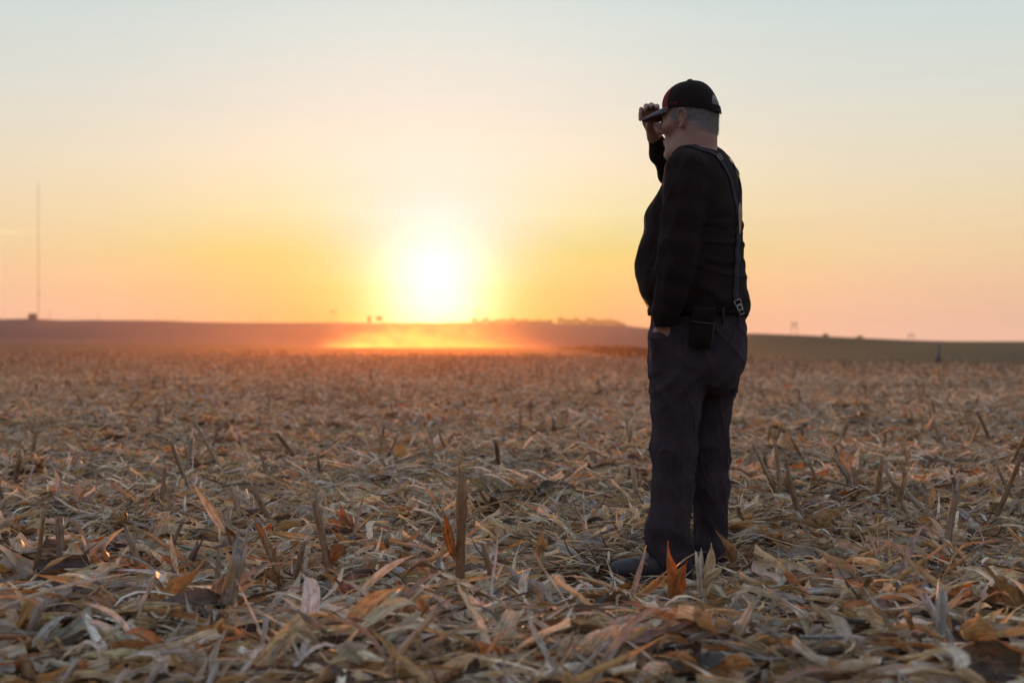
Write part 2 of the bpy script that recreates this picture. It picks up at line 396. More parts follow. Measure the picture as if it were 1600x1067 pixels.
for x, w2, h2, lab in ((1290, 3.2, 1.6, 'small dark bush on the crest of the green hill, nearer the pylon'), (1343, 3.4, 1.5, 'small dark bush on the crest of the green hill farther right')):
    p = ridge(x, 697.0, -0.3); t = empty('bush', tuple(p)); tag(t, lab, 'bush', 'bushes on the green hill')
    m = MB(); crown(m, np.array([0, 0, h2 * 0.5]), w2 / 2, h2 / 2, 300, 0.25, rng); link('foliage', m.mesh('bush_foliage', M_leaf, False), t)
# treeline on the ridge right of the sun
m = MB()
for x in np.arange(738, 977, 2.0):
    if 863 < x < 871: continue
    k = 1.0 if x > 871 else 0.8 + 0.3 * math.sin(x * 0.3)
    hh = (4.0 + 9.0 * vnoise(x * 0.16, 0.0, 4) + 3.5 * rng.random() ** 2) * k
    if x > 968: hh *= 0.7
    p = ridge(x, RIDGE_Y - 10 + rng.normal() * 6, -1)
    m.tube([p, p + (0, 0, hh * 0.6)], 0.25, 4)
    crown(m, p + (0, 0, hh * 0.52), 1.9 + rng.random(), hh * 0.5, 110, 0.55, rng)
for x in np.arange(598, 738, 3.2):
    p = ridge(x, RIDGE_Y - 10, -1); hh = 2.2 + 1.6 * vnoise(x * 0.1, 2, 4); crown(m, p + (0, 0, hh * 0.5), 2.4, hh * 0.5, 60, 0.5, rng)
tl = link('treeline', m.mesh('treeline', M_leaf, False)); tag(tl, 'long low treeline along the distant ridge right of the sun', 'treeline', kind='stuff')
# shrub belt in the hollow below
m = MB()
for k in range(150):
    x = 850 + 168 * rng.random() ** 0.8
    top = np.interp(x, [850, 880, 930, 960, 1005, 1020], [543, 541, 538.5, 538, 541, 546]) + rng.normal() * 0.8
    Y = 330 + rng.random() * 30
    z0 = zz(561, Y); z1 = zz(top, Y); h = z1 - z0
    crown(m, np.array([(x - 800) / F * Y, Y, z0 + h * 0.5]), 0.7 + 0.4 * rng.random(), h * 0.5, 150, 0.17, rng)
    m.tube([((x - 800) / F * Y, Y, z0 - 0.5), ((x - 800) / F * Y, Y, z0 + h * 0.5)], 0.08, 4)
sb = link('thicket', m.mesh('thicket', M_leaf, False)); tag(sb, 'dark thicket in the hollow behind the field, left of the man', 'thicket', kind='stuff')
# blue-grey plastic pipe marker standing at the corn's edge
Y = 96.0; X = (1467 - 800) / F * Y
hyd = empty('marker_post', (X, Y, float(terrain_h(np.array([X]), np.array([Y]))[0]) - 0.05))
tag(hyd, 'dark bluish post with a flared foot standing at the far right edge of the stubble', 'marker post')
M_post = plain('blue_grey_paint', (0.05, 0.06, 0.075), 0.7)
hp = (572 - 546) / F * Y
m = MB(); m.tube([(0, 0, 0), (0, 0, hp * 0.3), (0, 0, hp * 0.55), (0.03, 0, hp)], [0.20, 0.14, 0.08, 0.07], 8); link('post', m.mesh('post', M_post), hyd)
m = MB(); m.tube([(-0.15, 0, 0.02), (-0.15, 0, hp * 0.26), (-0.12, 0, hp * 0.38)], [0.10, 0.09, 0.04], 8); link('foot', m.mesh('foot', M_post), hyd)
m = MB(); m.tube([(0.03, 0, hp), (0.03, 0, hp + 0.08)], [0.1, 0.08], 8); link('cap', m.mesh('post_cap', M_post), hyd)

# ------------------------------------------------------------------ air
def volume_box(name, lo, hi, build):
    lo = np.array(lo, float); hi = np.array(hi, float)
    m = MB(); m.box((lo + hi) / 2, (hi - lo) / 2)
    mt = bpy.data.materials.new(name); mt.use_nodes = True; n = NT(mt.node_tree); n.n.clear()
    pv = n.new('ShaderNodeVolumePrincipled'); o = n.new('ShaderNodeOutputMaterial'); n.l.new(pv.outputs[0], o.inputs['Volume'])
    build(n, pv); return link(name, m.mesh(name, mt, False)), mt
def hz(n, pv):
    pv.inputs['Color'].default_value = (0.88, 0.84, 0.82, 1); pv.inputs['Density'].default_value = HAZE_D
    pv.inputs['Anisotropy'].default_value = 0.82
HAZE_D = 0.26e-4
haze, mt = volume_box('haze', (-5200, -5200, -26), (5200, 5200, 262), hz)
mt.cycles.homogeneous_volume = True
tag(haze, 'thin dusty evening air over the whole field', kind='stuff')
# ------------------------------------------------------------------ dust raised behind a far harvester, and added glow layers
def dust(n, pv):
    g = n.new('ShaderNodeTexCoord').outputs['Object']
    s = n.new('ShaderNodeSeparateXYZ'); n.put(s.inputs[0], g)
    x, y, z = s.outputs
    # plume: top edge rises from the left tip to the right, then levels
    mrr = n.new('ShaderNodeMapRange'); n.put(mrr.inputs[0], x); mrr.clamp = True
    mrr.inputs[1].default_value = DX0; mrr.inputs[2].default_value = DX0 + 50; mrr.inputs[3].default_value = 1.0; mrr.inputs[4].default_value = 13.0
    mp = n.new('ShaderNodeMapping'); n.put(mp.inputs[0], g); mp.inputs['Scale'].default_value = (0.085, 0.04, 0.14)
    nz = n.noise(mp.outputs[0], 1.0, 5, 0.6)
    hgt = n.math('MULTIPLY', mrr.outputs[0], n.math('ADD', n.math('MULTIPLY', nz, 4.2), -1.2))
    zz_ = n.math('DIVIDE', z, n.math('MAXIMUM', hgt, 0.3))
    fz = n.math('EXPONENT', n.math('MULTIPLY', n.math('POWER', zz_, 1.3), -1.0))
    mp2 = n.new('ShaderNodeMapping'); n.put(mp2.inputs[0], g); mp2.inputs['Scale'].default_value = (0.16, 0.05, 0.26); mp2.inputs['Rotation'].default_value = (0, 0.5, 0)
    wisp = n.new('ShaderNodeMapRange'); n.put(wisp.inputs[0], n.noise(mp2.outputs[0], 1.0, 5, 0.62)); wisp.inputs[1].default_value = 0.36; wisp.inputs[2].default_value = 0.68; wisp.inputs[3].default_value = 0.06; wisp.inputs[4].default_value = 2.6
    fz = n.math('MULTIPLY', fz, wisp.outputs[0])
    a = n.new('ShaderNodeMapRange', interpolation_type='SMOOTHSTEP'); n.put(a.inputs[0], x); a.inputs[1].default_value = DX0; a.inputs[2].default_value = DX0 + 14
    c = n.new('ShaderNodeMapRange', interpolation_type='SMOOTHSTEP'); n.put(c.inputs[0], x); c.inputs[1].default_value = DX1; c.inputs[2].default_value = DX1 - 85
    dn = n.math('MULTIPLY', n.math('MULTIPLY', fz, a.outputs[0]), n.math('MULTIPLY', c.outputs[0], DUST_D))
    yl = n.new('ShaderNodeMapRange', interpolation_type='SMOOTHSTEP'); n.put(yl.inputs[0], y); yl.inputs[1].default_value = DY - 60; yl.inputs[2].default_value = DY - 35
    dn = n.math('MULTIPLY', dn, yl.outputs[0])
    plume = dn
    # added thin dusty veil for the orange glow and lens glare over the hollow
    gx = n.math('EXPONENT', n.math('MULTIPLY', n.math('POWER', n.math('DIVIDE', n.math('SUBTRACT', x, -18.0), 17.0), 2.0), -1.0))
    gz_ = n.math('EXPONENT', n.math('MULTIPLY', n.math('POWER', n.math('DIVIDE', z, 17.0), 2.0), -1.0))
    dn = n.math('ADD', dn, n.math('MULTIPLY', n.math('MULTIPLY', gx, gz_), VEIL_D))
    # added low scattering layer, imitates the warm flare glow on the stubble
    lowz = n.math('EXPONENT', n.math('MULTIPLY', n.math('POWER', n.math('DIVIDE', z, 1.7), 2.0), -1.0))
    lx2 = n.math('EXPONENT', n.math('MULTIPLY', n.math('POWER', n.math('DIVIDE', n.math('ADD', x, 7.0), 11.0), 2.0), -1.0))
    dn = n.math('ADD', dn, n.math('MULTIPLY', n.math('MULTIPLY', lowz, lx2), LOW_D))
    n.put(pv.inputs['Density'], dn)
    n.put(pv.inputs['Color'], n.mix(n.math('DIVIDE', plume, n.math('ADD', dn, 1e-6), clamp=True), (0.92, 0.50, 0.21, 1), (0.96, 0.72, 0.40, 1))); pv.inputs['Anisotropy'].default_value = 0.8
LOW_D = 0.0011
DUST_D = 0.0066
VEIL_D = 0.00019
DY = 560.0
DX0 = (495 - 800) / F * DY; DX1 = (860 - 800) / F * DY
dcl, mt = volume_box('dust_cloud', (DX0 - 70, 9, -2.5), (DX1 + 110, DY + 60, 34), dust)
tag(dcl, 'glowing cloud of harvest dust drifting low below the setting sun, with added glow layers', kind='stuff')
mt.cycles.volume_step_rate = 1.0

# ------------------------------------------------------------------ dry corn residue
def residue_mat(name, tr=0.35):
    m, n, b = mat_new(name)
    ca = n.new('ShaderNodeVertexColor', layer_name='Col').outputs[0]
    uv = n.new('ShaderNodeTexCoord').outputs['UV']
    mp = n.new('ShaderNodeMapping'); n.put(mp.inputs[0], uv); mp.inputs['Scale'].default_value = (70, 1.0, 1)
    st = n.noise(mp.outputs[0], 1.0, 4, 0.6)          # fibres run along the length
    mp2 = n.new('ShaderNodeMapping'); n.put(mp2.inputs[0], uv); mp2.inputs['Scale'].default_value = (9, 9, 1)
    bl = n.noise(mp2.outputs[0], 1.5, 4, 0.6)         # weather blotches
    oi = n.new('ShaderNodeObjectInfo').outputs['Random']
    c = n.mix(1.0, ca, n.ramp(st, [(0.32, (0.48, 0.42, 0.36, 1)), (0.62, (1.25, 1.25, 1.22, 1))]), 'MULTIPLY')
    c = n.mix(1.0, c, n.ramp(bl, [(0.32, (0.6, 0.52, 0.46, 1)), (0.55, (1.08, 1.06, 1.04, 1))]), 'MULTIPLY')
    c = n.mix(1.0, c, n.ramp(oi, [(0.0, (0.82, 0.84, 0.88, 1)), (1.0, (1.15, 1.08, 1.0, 1))]), 'MULTIPLY')
    n.put(b.inputs['Base Color'], c); b.inputs['Roughness'].default_value = 0.52; b.inputs['Specular IOR Level'].default_value = 0.4
    bn = n.new('ShaderNodeBump'); bn.inputs['Strength'].default_value = 0.5; bn.inputs['Distance'].default_value = 0.003
    n.put(bn.inputs['Height'], st); n.put(b.inputs['Normal'], bn.outputs[0])
    if tr:
        t = n.new('ShaderNodeBsdfTranslucent'); n.put(t.inputs[0], n.mix(1.0, c, (1.0, 0.8, 0.55, 1), 'MULTIPLY')); n.put(t.inputs['Normal'], bn.outputs[0])
        ms = n.new('ShaderNodeMixShader'); ms.inputs[0].default_value = tr
        n.l.new(b.outputs[0], ms.inputs[1]); n.l.new(t.outputs[0], ms.inputs[2])
        n.l.new(ms.outputs[0], n.n['Material Output'].inputs[0])
    return m
M_husk = residue_mat('dry_husk', 0.38)
M_stalk = residue_mat('dry_stalk', 0.0)
PAL = [((0.72, 0.64, 0.51), 24), ((0.60, 0.52, 0.40), 22), ((0.54, 0.385, 0.225), 18), ((0.43, 0.25, 0.12), 11), ((0.41, 0.17, 0.06), 6),
       ((0.54, 0.52, 0.49), 19), ((0.11, 0.08, 0.06), 15), ((0.40, 0.36, 0.22), 4), ((0.20, 0.12, 0.085), 2)]
PALC = np.array([c for c, _ in PAL]) ; PALW = np.array([x for _, x in PAL], float); PALW /= PALW.sum()
def pcol(rg, warm=0.0):
    wv = PALW.copy(); wv[3] *= 1 + warm; wv[4] *= 1 + warm; wv[2] *= 1 + warm; wv /= wv.sum()
    c = PALC[rg.choice(len(PALC), p=wv)] * rg.uniform(0.55, 1.34)
    return np.clip(c * (1 + rg.normal(size=3) * 0.03), 0.01, 0.8)
def rotm(rg, tilt, yaw=None):
    yaw = rg.uniform(0, 2 * np.pi) if yaw is None else yaw
    roll = rg.normal() * 0.6
    cy_, sy = math.cos(yaw), math.sin(yaw); ct, st = math.cos(tilt), math.sin(tilt); cr, sr = math.cos(roll), math.sin(roll)
    Rz = np.array([[cy_, -sy, 0], [sy, cy_, 0], [0, 0, 1]]); Rx = np.array([[1, 0, 0], [0, ct, -st], [0, st, ct]]); Ry = np.array([[cr, 0, sr], [0, 1, 0], [-sr, 0, cr]])
    return Rz @ Rx @ Ry
def blade(rg, L, Wd, nl=8, nw=3, cup=0.4, bend=0.6, twist=0.6, blunt=0.0, ragged=0.0, wave=0.0, level=True):
    """a leaf or husk strip along +Y starting at the origin"""
    t = np.linspace(0, 1, nl + 1)
    th = bend * (t ** 1.3) + 0.25 * bend * np.sin(t * 5 + rg.uniform(0, 6))
    th = np.clip(th, -1.05, 1.05); ds = L / nl
    y = np.concatenate([[0], np.cumsum(np.cos(th[:-1]) * ds)]); z = np.concatenate([[0], np.cumsum(np.sin(th[:-1]) * ds)])
    if level: z = z - (z[-1] / y[-1]) * y; z *= 0.8
    side = 0.12 * L * np.sin(t * rg.uniform(1.5, 4) + rg.uniform(0, 6)); side -= side[0]
    wd = Wd * (np.sin(np.pi * np.clip(t * (1 - blunt) + 0.10 + 0.1 * blunt, 0, 1)) ** 0.75 * 0.95 + 0.05)
    s = np.linspace(-1, 1, nw + 1)
    tw = twist * t + rg.normal() * 0.2
    V = []
    for i in range(nl + 1):
        hw = wd[i] / 2
        e = 1 + ragged * rg.normal(size=nw + 1) * (np.abs(s) > 0.9)
        lx = s * hw * e; lz = cup * hw * (s ** 2) + wave * Wd * np.sin(s * 3 + i * 1.3) * np.abs(s)
        c_, s_ = math.cos(tw[i]), math.sin(tw[i]); ux = lx * c_ - lz * s_; uz = lx * s_ + lz * c_
        V.append(np.stack([side[i] + ux, y[i] - uz * math.sin(th[i]), z[i] + uz * math.cos(th[i])], -1))
    V = np.concatenate(V); m1 = nw + 1
    Q = [(i * m1 + j, i * m1 + j + 1, (i + 1) * m1 + j + 1, (i + 1) * m1 + j) for i in range(nl) for j in range(nw)]
    U = np.stack([np.tile(s * Wd * 0.5, nl + 1) + rg.uniform(0, 5), np.repeat(t * L, nw + 1) * 3 + rg.uniform(0, 5)], -1)
    U[:, 0] = U[:, 0] * 6
    return V, Q, U
def stalk(rg, L, r, n=7, nodes=1, frayed=True, bent=0.0):
    """piece of corn stalk along +Y; node rings and split torn ends"""
    k = 9; t = np.linspace(0, 1, k); rad = np.full(k, r) * (1 - 0.15 * t)
    for q in range(nodes):
        i = int(rg.integers(1, k - 1)); rad[i] *= 1.28
    P = np.stack([bent * L * t ** 2, t * L, np.zeros(k)], -1)
    V, Q, T = tube(P, rad, n)
    U = np.zeros((len(V), 2)); U[:k * n, 0] = np.tile(np.arange(n) / n * 0.35, k); U[:k * n, 1] = np.repeat(t * L, n) * 3
    U += rg.uniform(0, 5, 2)
    if frayed:
        idx = np.arange((k - 1) * n, k * n); V[idx, 1] += rg.uniform(-1.0, 1.0, n) * r * 1.5 + (rg.random(n) < .3) * r * rg.uniform(1, 4, n); V[-1, 1] -= r * 1.0
    # ovalise
    V[:, 2] *= rg.uniform(0.7, 1.0)
    return V, Q, T, U
def add_piece(m, V, Q, U, T=(), col=None, M=None, off=(0, 0, 0), grad=None):
    if M is not None: V = V @ M.T
    m.add(V + np.asarray(off), Q, T, col, U)
def litter_patch(seed, rad, n, tall=0.0, warm=0.0, k0=.10, k1=.34, k2=.88, ls=1.0):
    rg = np.random.default_rng(seed); m = MB()
    for k in range(n):
        a = rg.uniform(0, 2 * np.pi); rr_ = rad * math.sqrt(rg.random()); off = np.array([rr_ * math.cos(a), rr_ * math.sin(a), rg.random() ** 1.2 * 0.045 + 0.002])
        kind = rg.random(); tilt = rg.normal() * 0.11
        if rg.random() < 0.012: tilt = rg.uniform(0.3, 1.1)
        M = rotm(rg, tilt); c = pcol(rg, warm)
        if kind < k0:      # wide husk leaf
            V, Q, U = blade(rg, rg.uniform(.07, .17), rg.uniform(.02, .045), 7, 4, rg.uniform(.3, .9), rg.normal() * .7, rg.normal() * .7, blunt=rg.uniform(0, .9), ragged=.16, wave=.07)
            add_piece(m, V, Q, U, (), c, M, off)
        elif kind < k1:    # long narrow strip
            V, Q, U = blade(rg, rg.uniform(.08, .24) * ls, rg.uniform(.005, .016), 7, 2, rg.uniform(.2, .8), rg.normal() * .8, rg.normal() * 1.5)
            add_piece(m, V, Q, U, (), c, M, off)
        elif kind < k2:    # shredded fibre
            V, Q, U = blade(rg, rg.uniform(.04, .14) * ls, rg.uniform(.002, .0065), 5, 1, 0, rg.normal() * 1.0, rg.normal() * 1.5)
            add_piece(m, V, Q, U, (), c * 1.05, M, off)
        elif kind < 0.95:    # torn flake
            V, Q, U = blade(rg, rg.uniform(.025, .06), rg.uniform(.01, .028), 3, 2, .3, rg.normal() * .5, rg.normal() * .5, blunt=.8, ragged=.25)
            add_piece(m, V, Q, U, (), c, M, off)
        else:                # stalk crumb
            V, Q, T, U = stalk(rg, rg.uniform(.03, .12), rg.uniform(.004, .009), 5, 1)
            add_piece(m, V, Q, U, T, c * 0.9, M, off)
    for k in range(int(tall * n)):
        a = rg.uniform(0, 2 * np.pi); rr_ = rad * math.sqrt(rg.random()); off = (rr_ * math.cos(a), rr_ * math.sin(a), 0)
        M = rotm(rg, rg.uniform(1.0, 1.7)); V, Q, U = blade(rg, rg.uniform(.08, .20), rg.uniform(.006, .025), 5, 2, .5, rg.normal() * .7, rg.normal())
        add_piece(m, V, Q, U, (), pcol(rg), M, off)
    return m
pc = bpy.data.collections.new('residue_pieces')
def proto(name, m, mat, coll):
    o = bpy.data.objects.new(name, m.mesh(name, mat)); coll.objects.link(o); return o
NP = 9
for s in range(NP):
    k3 = s // 3      # three straw-rich, three mixed, three husk-rich patches
    kw = [dict(k0=.03, k1=.30, k2=.95, ls=1.25), dict(k0=.09, k1=.38, k2=.90, ls=1.1), dict(k0=.20, k1=.48, k2=.88, ls=1.0)][k3]
    proto('residue_patch', litter_patch(100 + s, 0.30, (330, 290, 230)[k3], 0.003, (0, .2, .6)[k3], **kw), M_husk, pc)
def gn_scatter(name, pts, rots, scl, idx, coll, label, mat):
    me = bpy.data.meshes.new(name); me.vertices.add(len(pts)); me.vertices.foreach_set('co', np.asarray(pts, np.float32).ravel())
    a = me.attributes.new('rot', 'FLOAT_VECTOR', 'POINT'); a.data.foreach_set('vector', np.asarray(rots, np.float32).ravel())
    a = me.attributes.new('scl', 'FLOAT_VECTOR', 'POINT'); a.data.foreach_set('vector', np.asarray(scl, np.float32).ravel())
    a = me.attributes.new('idx', 'INT', 'POINT'); a.data.foreach_set('value', np.asarray(idx, np.int32))
    o = link(name, me); tag(o, label, kind='stuff')
    ng = bpy.data.node_groups.new(name + '_nodes', 'GeometryNodeTree')
    ng.interface.new_socket('Geometry', in_out='INPUT', socket_type='NodeSocketGeometry'); ng.interface.new_socket('Geometry', in_out='OUTPUT', socket_type='NodeSocketGeometry')
    gi = ng.nodes.new('NodeGroupInput'); go = ng.nodes.new('NodeGroupOutput')
    ip = ng.nodes.new('GeometryNodeInstanceOnPoints'); ci = ng.nodes.new('GeometryNodeCollectionInfo')
    ci.inputs['Collection'].default_value = coll; ci.inputs['Separate Children'].default_value = True; ci.inputs['Reset Children'].default_value = True
    def attr(nm, t):
        q = ng.nodes.new('GeometryNodeInputNamedAttribute'); q.data_type = t; q.inputs['Name'].default_value = nm
        return q.outputs['Attribute']
    ip.inputs['Pick Instance'].default_value = True
    ng.links.new(gi.outputs[0], ip.inputs['Points']); ng.links.new(ci.outputs[0], ip.inputs['Instance'])
    ng.links.new(attr('idx', 'INT'), ip.inputs['Instance Index'])
    ng.links.new(attr('rot', 'FLOAT_VECTOR'), ip.inputs['Rotation']); ng.links.new(attr('scl', 'FLOAT_VECTOR'), ip.inputs['Scale'])
    ng.links.new(ip.outputs[0], go.inputs[0])
    md = o.modifiers.new('scatter', 'NODES'); md.node_group = ng
    return o
def wedge(rg, y0, y1, dens, pad=0.5):
    """random points over the ground in front of the lens"""
    hw = lambda y: 0.40 * y * 1.12 + pad
    A = (hw(y0) + hw(y1)) * (y1 - y0); n = int(A * dens)
    y = y0 + (y1 - y0) * rg.random(n * 3); x = rg.uniform(-1, 1, n * 3) * hw(y1)
    k = np.abs(x) < hw(y); x = x[k][:n]; y = y[k][:n]
    return x, y
rg = np.random.default_rng(11)
PX = []; PS = []
for y0, y1, dens, s in ((1.6, 5.0, 17, 1.35), (5.0, 7, 27, 1.08), (7, 14, 24, 1.05), (14, 30, 13, 1.3), (30, 62, 6, 1.7), (62, 113, 3, 2.3)):
    x, y = wedge(rg, y0, y1, dens, 1.7 if y0 < 14 else 2.5); PX.append(np.stack([x, y], -1)); PS.append(np.full(len(x), s))
PX = np.concatenate(PX); PS = np.concatenate(PS)
# the edge of the field is nearer on the right
keep = PX[:, 1] < np.interp(PX[:, 0] / PX[:, 1] * F + 800, [0, 900, 1170, 1600], [88, 84, 66, 52]); PX = PX[keep]; PS = PS[keep]
keep = ~((((PX[:, 0] - 0.50) / 0.58) ** 2 + ((PX[:, 1] - 4.98) / 0.56) ** 2 < 1) & (rg.random(len(PX)) < 0.93)); PX = PX[keep]; PS = PS[keep]
h = terrain_h(PX[:, 0], PX[:, 1])
heap = np.clip(vnoise(PX[:, 0] * 1.1, PX[:, 1] * 1.1, 33) - 0.45, 0, 1)
msk = np.exp(-(((PX[:, 0] - 0.52) / 0.65) ** 4 + ((PX[:, 1] - 4.70) / 0.85) ** 4))
pts = np.stack([PX[:, 0], PX[:, 1], h + rg.random(len(h)) * (0.012 + 0.19 * heap) * (1 - msk)], -1)
rots = np.stack([rg.normal(size=len(h)) * 0.07, rg.normal(size=len(h)) * 0.07, rg.uniform(0, 6.283, len(h))], -1)
scl = np.stack([PS, PS, PS * rg.uniform(0.8, 1.3, len(h))], -1) * rg.uniform(0.85, 1.15, (len(h), 1))
cl_ = vnoise(PX[:, 0] * .9, PX[:, 1] * .9, 91) * .65 + vnoise(PX[:, 0] * .25, PX[:, 1] * .25, 93) * .35 + rg.normal(size=len(h)) * .10
cl_ = cl_ + .16 * (PX[:, 1] < 5.0)
pidx = np.clip(((cl_ - .28) / .44 * 3), 0, 2.999).astype(int) * 3 + rg.integers(0, 3, len(h))
gn_scatter('corn_residue', pts, rots, scl, pidx, pc, 'loose shredded corn leaves and fibre covering the whole field', M_husk)
print('residue instances', len(h))
qx = rg.uniform(-.1, 1.15, 26); qy = rg.uniform(4.45, 5.75, 26); qn = len(qx)
gn_scatter('flattened_residue', np.stack([qx, qy, terrain_h(qx, qy) - .030], -1), np.stack([rg.normal(size=qn) * .02, rg.normal(size=qn) * .02, rg.uniform(0, 6.28, qn)], -1),
           np.stack([np.full(qn, 1.0), np.full(qn, 1.0), np.full(qn, .75)], -1), rg.integers(0, 6, qn), pc, 'shredded corn straw trodden flat around the shoes of the man', M_husk)
# far stubble: short standing broken stalks and leaves, too many and too small to pick apart
sc_ = bpy.data.collections.new('stubble_pieces')
for s in range(6):
    r2 = np.random.default_rng(300 + s); m = MB()
    for k in range(9):
        off = (r2.uniform(-.5, .5), r2.uniform(-.5, .5), 0); L = r2.uniform(.10, .36) * (1 + 0.5 * (r2.random() < .12)); M = rotm(r2, r2.normal() * 0.35 + 1.57)
        V, Q, T, U = stalk(r2, L, r2.uniform(.008, .014), 5, 1); cc = pcol(r2) * 0.75; add_piece(m, V, Q, U, T, cc, M, off)
        for q in range(3):
            V, Q, U = blade(r2, r2.uniform(.08, .26), r2.uniform(.015, .04), 5, 2, .4, r2.normal() * 1.1, r2.normal()); add_piece(m, V, Q, U, (), pcol(r2), rotm(r2, r2.uniform(0, .7)), np.array(off) + (0, 0, r2.uniform(0, L * .7)))
    proto('stubble_cluster', m, M_husk, sc_)
PX = []
for y0, y1, dens in ((20, 34, 0.6), (34, 60, 2.2), (60, 113, 2.6)):
    x, y = wedge(rg, y0, y1, dens, 1); PX.append(np.stack([x, y], -1))
PX = np.concatenate(PX)
keep = (PX[:, 1] < np.interp(PX[:, 0] / PX[:, 1] * F + 800, [0, 900, 1170, 1600], [88, 84, 66, 52])); PX = PX[keep]
n_ = len(PX); h = terrain_h(PX[:, 0], PX[:, 1]); s = rg.uniform(0.75, 1.25, n_) * np.interp(PX[:, 1], [20, 60, 85, 113], [0.75, 1.0, 1.5, 1.9])
gn_scatter('far_stubble', np.stack([PX[:, 0], PX[:, 1], h - 0.01], -1), np.stack([rg.normal(size=n_) * .1, rg.normal(size=n_) * .1, rg.uniform(0, 6.28, n_)], -1),
           np.stack([s, s, s], -1), rg.integers(0, 6, n_), sc_, 'ragged broken corn stubble standing towards the far edge of the field', M_husk)
print('stubble instances', n_)

# ------------------------------------------------------------------ single husk leaves and stalk pieces that can be picked apart
def gz(x, y): return float(terrain_h(np.array([x]), np.array([y]))[0])
leafm = []
for s in range(26):
    r2 = np.random.default_rng(500 + s); m = MB(); c = pcol(r2, 0.0) * 1.05
    if s % 3 == 0:
        V, Q, U = blade(r2, r2.uniform(.16, .26), r2.uniform(.045, .07), 12, 6, r2.uniform(.6, 1.3), r2.normal() * .5, r2.normal() * .5, ragged=.05, wave=.08)
    elif s % 3 == 1:
        V, Q, U = blade(r2, r2.uniform(.16, .30), r2.uniform(.025, .045), 16, 4, r2.uniform(.4, .9), r2.normal() * 1.2, r2.normal() * 1.6, ragged=.08, wave=.1)
    else:
        V, Q, U = blade(r2, r2.uniform(.12, .2), r2.uniform(.03, .05), 10, 5, r2.uniform(.5, 1.1), r2.normal() * .8, r2.normal() * .8, blunt=.35, ragged=.2, wave=.08)
    add_piece(m, V, Q, U, (), c); leafm.append(m.mesh('husk_leaf', M_husk))
r2 = np.random.default_rng(77)
cnt = 0
while cnt < 290:
    y = 2.9 + 6.5 * r2.random() ** 1.3; x = r2.uniform(-1, 1) * (0.37 * y + 0.1)
    if abs(x - 0.11 * y) < 0.50 and 4.0 < y < 5.9: continue
    o = link('husk_leaf', leafm[int(r2.integers(len(leafm)))], ground)
    up = r2.random() < 0.04
    o.location = (x, y, gz(x, y) + (0.05 + 0.05 * r2.random())); o.rotation_euler = (r2.uniform(0.4, 1.2) if up else r2.normal() * 0.13, r2.normal() * 0.5, r2.uniform(0, 6.28))
    o.scale = [r2.uniform(0.75, 1.1)] * 3; cnt += 1
frag = []
for s in range(12):
    r2b = np.random.default_rng(700 + s); m = MB(); V, Q, T, U = stalk(r2b, r2b.uniform(.12, .32), r2b.uniform(.007, .013), 9, 1 + s % 2, bent=r2b.normal() * .08); c = pcol(r2b) * 0.85
    add_piece(m, V, Q, U, T, c)
    frag.append(m.mesh('stalk_piece', M_stalk))
for k in range(110):
    y = 2.9 + 8 * r2.random() ** 1.3; x = r2.uniform(-1, 1) * (0.37 * y + 0.1)
    if abs(x - 0.11 * y) < 0.5 and 4.0 < y < 5.9: continue
    o = link('stalk_piece', frag[int(r2.integers(len(frag)))], ground); o.location = (x, y, gz(x, y) + 0.06 + 0.03 * r2.random())
    o.rotation_euler = (r2.normal() * 0.25, 0, r2.uniform(0, 6.28))
# husk bundles: several layered leaves still joined at the butt
for s in range(74):
    r3 = np.random.default_rng(900 + s)
    if s < 34: y = 3.0 + 1.5 * r3.random(); x = r3.uniform(-1, 1) * 0.37 * y
    elif s < 50: y = 7.6 + r3.normal() * .35; x = 1.75 + r3.normal() * .5
    else: y = 4.5 + 5 * r3.random(); x = r3.uniform(-1, 1) * 0.36 * y
    if abs(x - 0.11 * y) < 0.60 and 3.7 < y < 5.9: continue
    base = pcol(r3, .3)
    g = empty('husk_bundle', (x, y, gz(x, y) + 0.05), ground); g.rotation_euler = (r3.uniform(-.05, .55), 0, r3.uniform(0, 6.28))
    for k in range(5):
        m = MB(); V, Q, U = blade(r3, r3.uniform(.12, .25), r3.uniform(.025, .06), 9, 4, r3.uniform(.6, 1.2), r3.normal() * .6, r3.normal() * .4, ragged=.05)
        add_piece(m, V, Q, U, (), np.clip(base * r3.uniform(.8, 1.15), 0, .7), rotm(r3, r3.normal() * .25, r3.normal() * .4))
        link('leaf', m.mesh('bundle_leaf', M_husk), g)

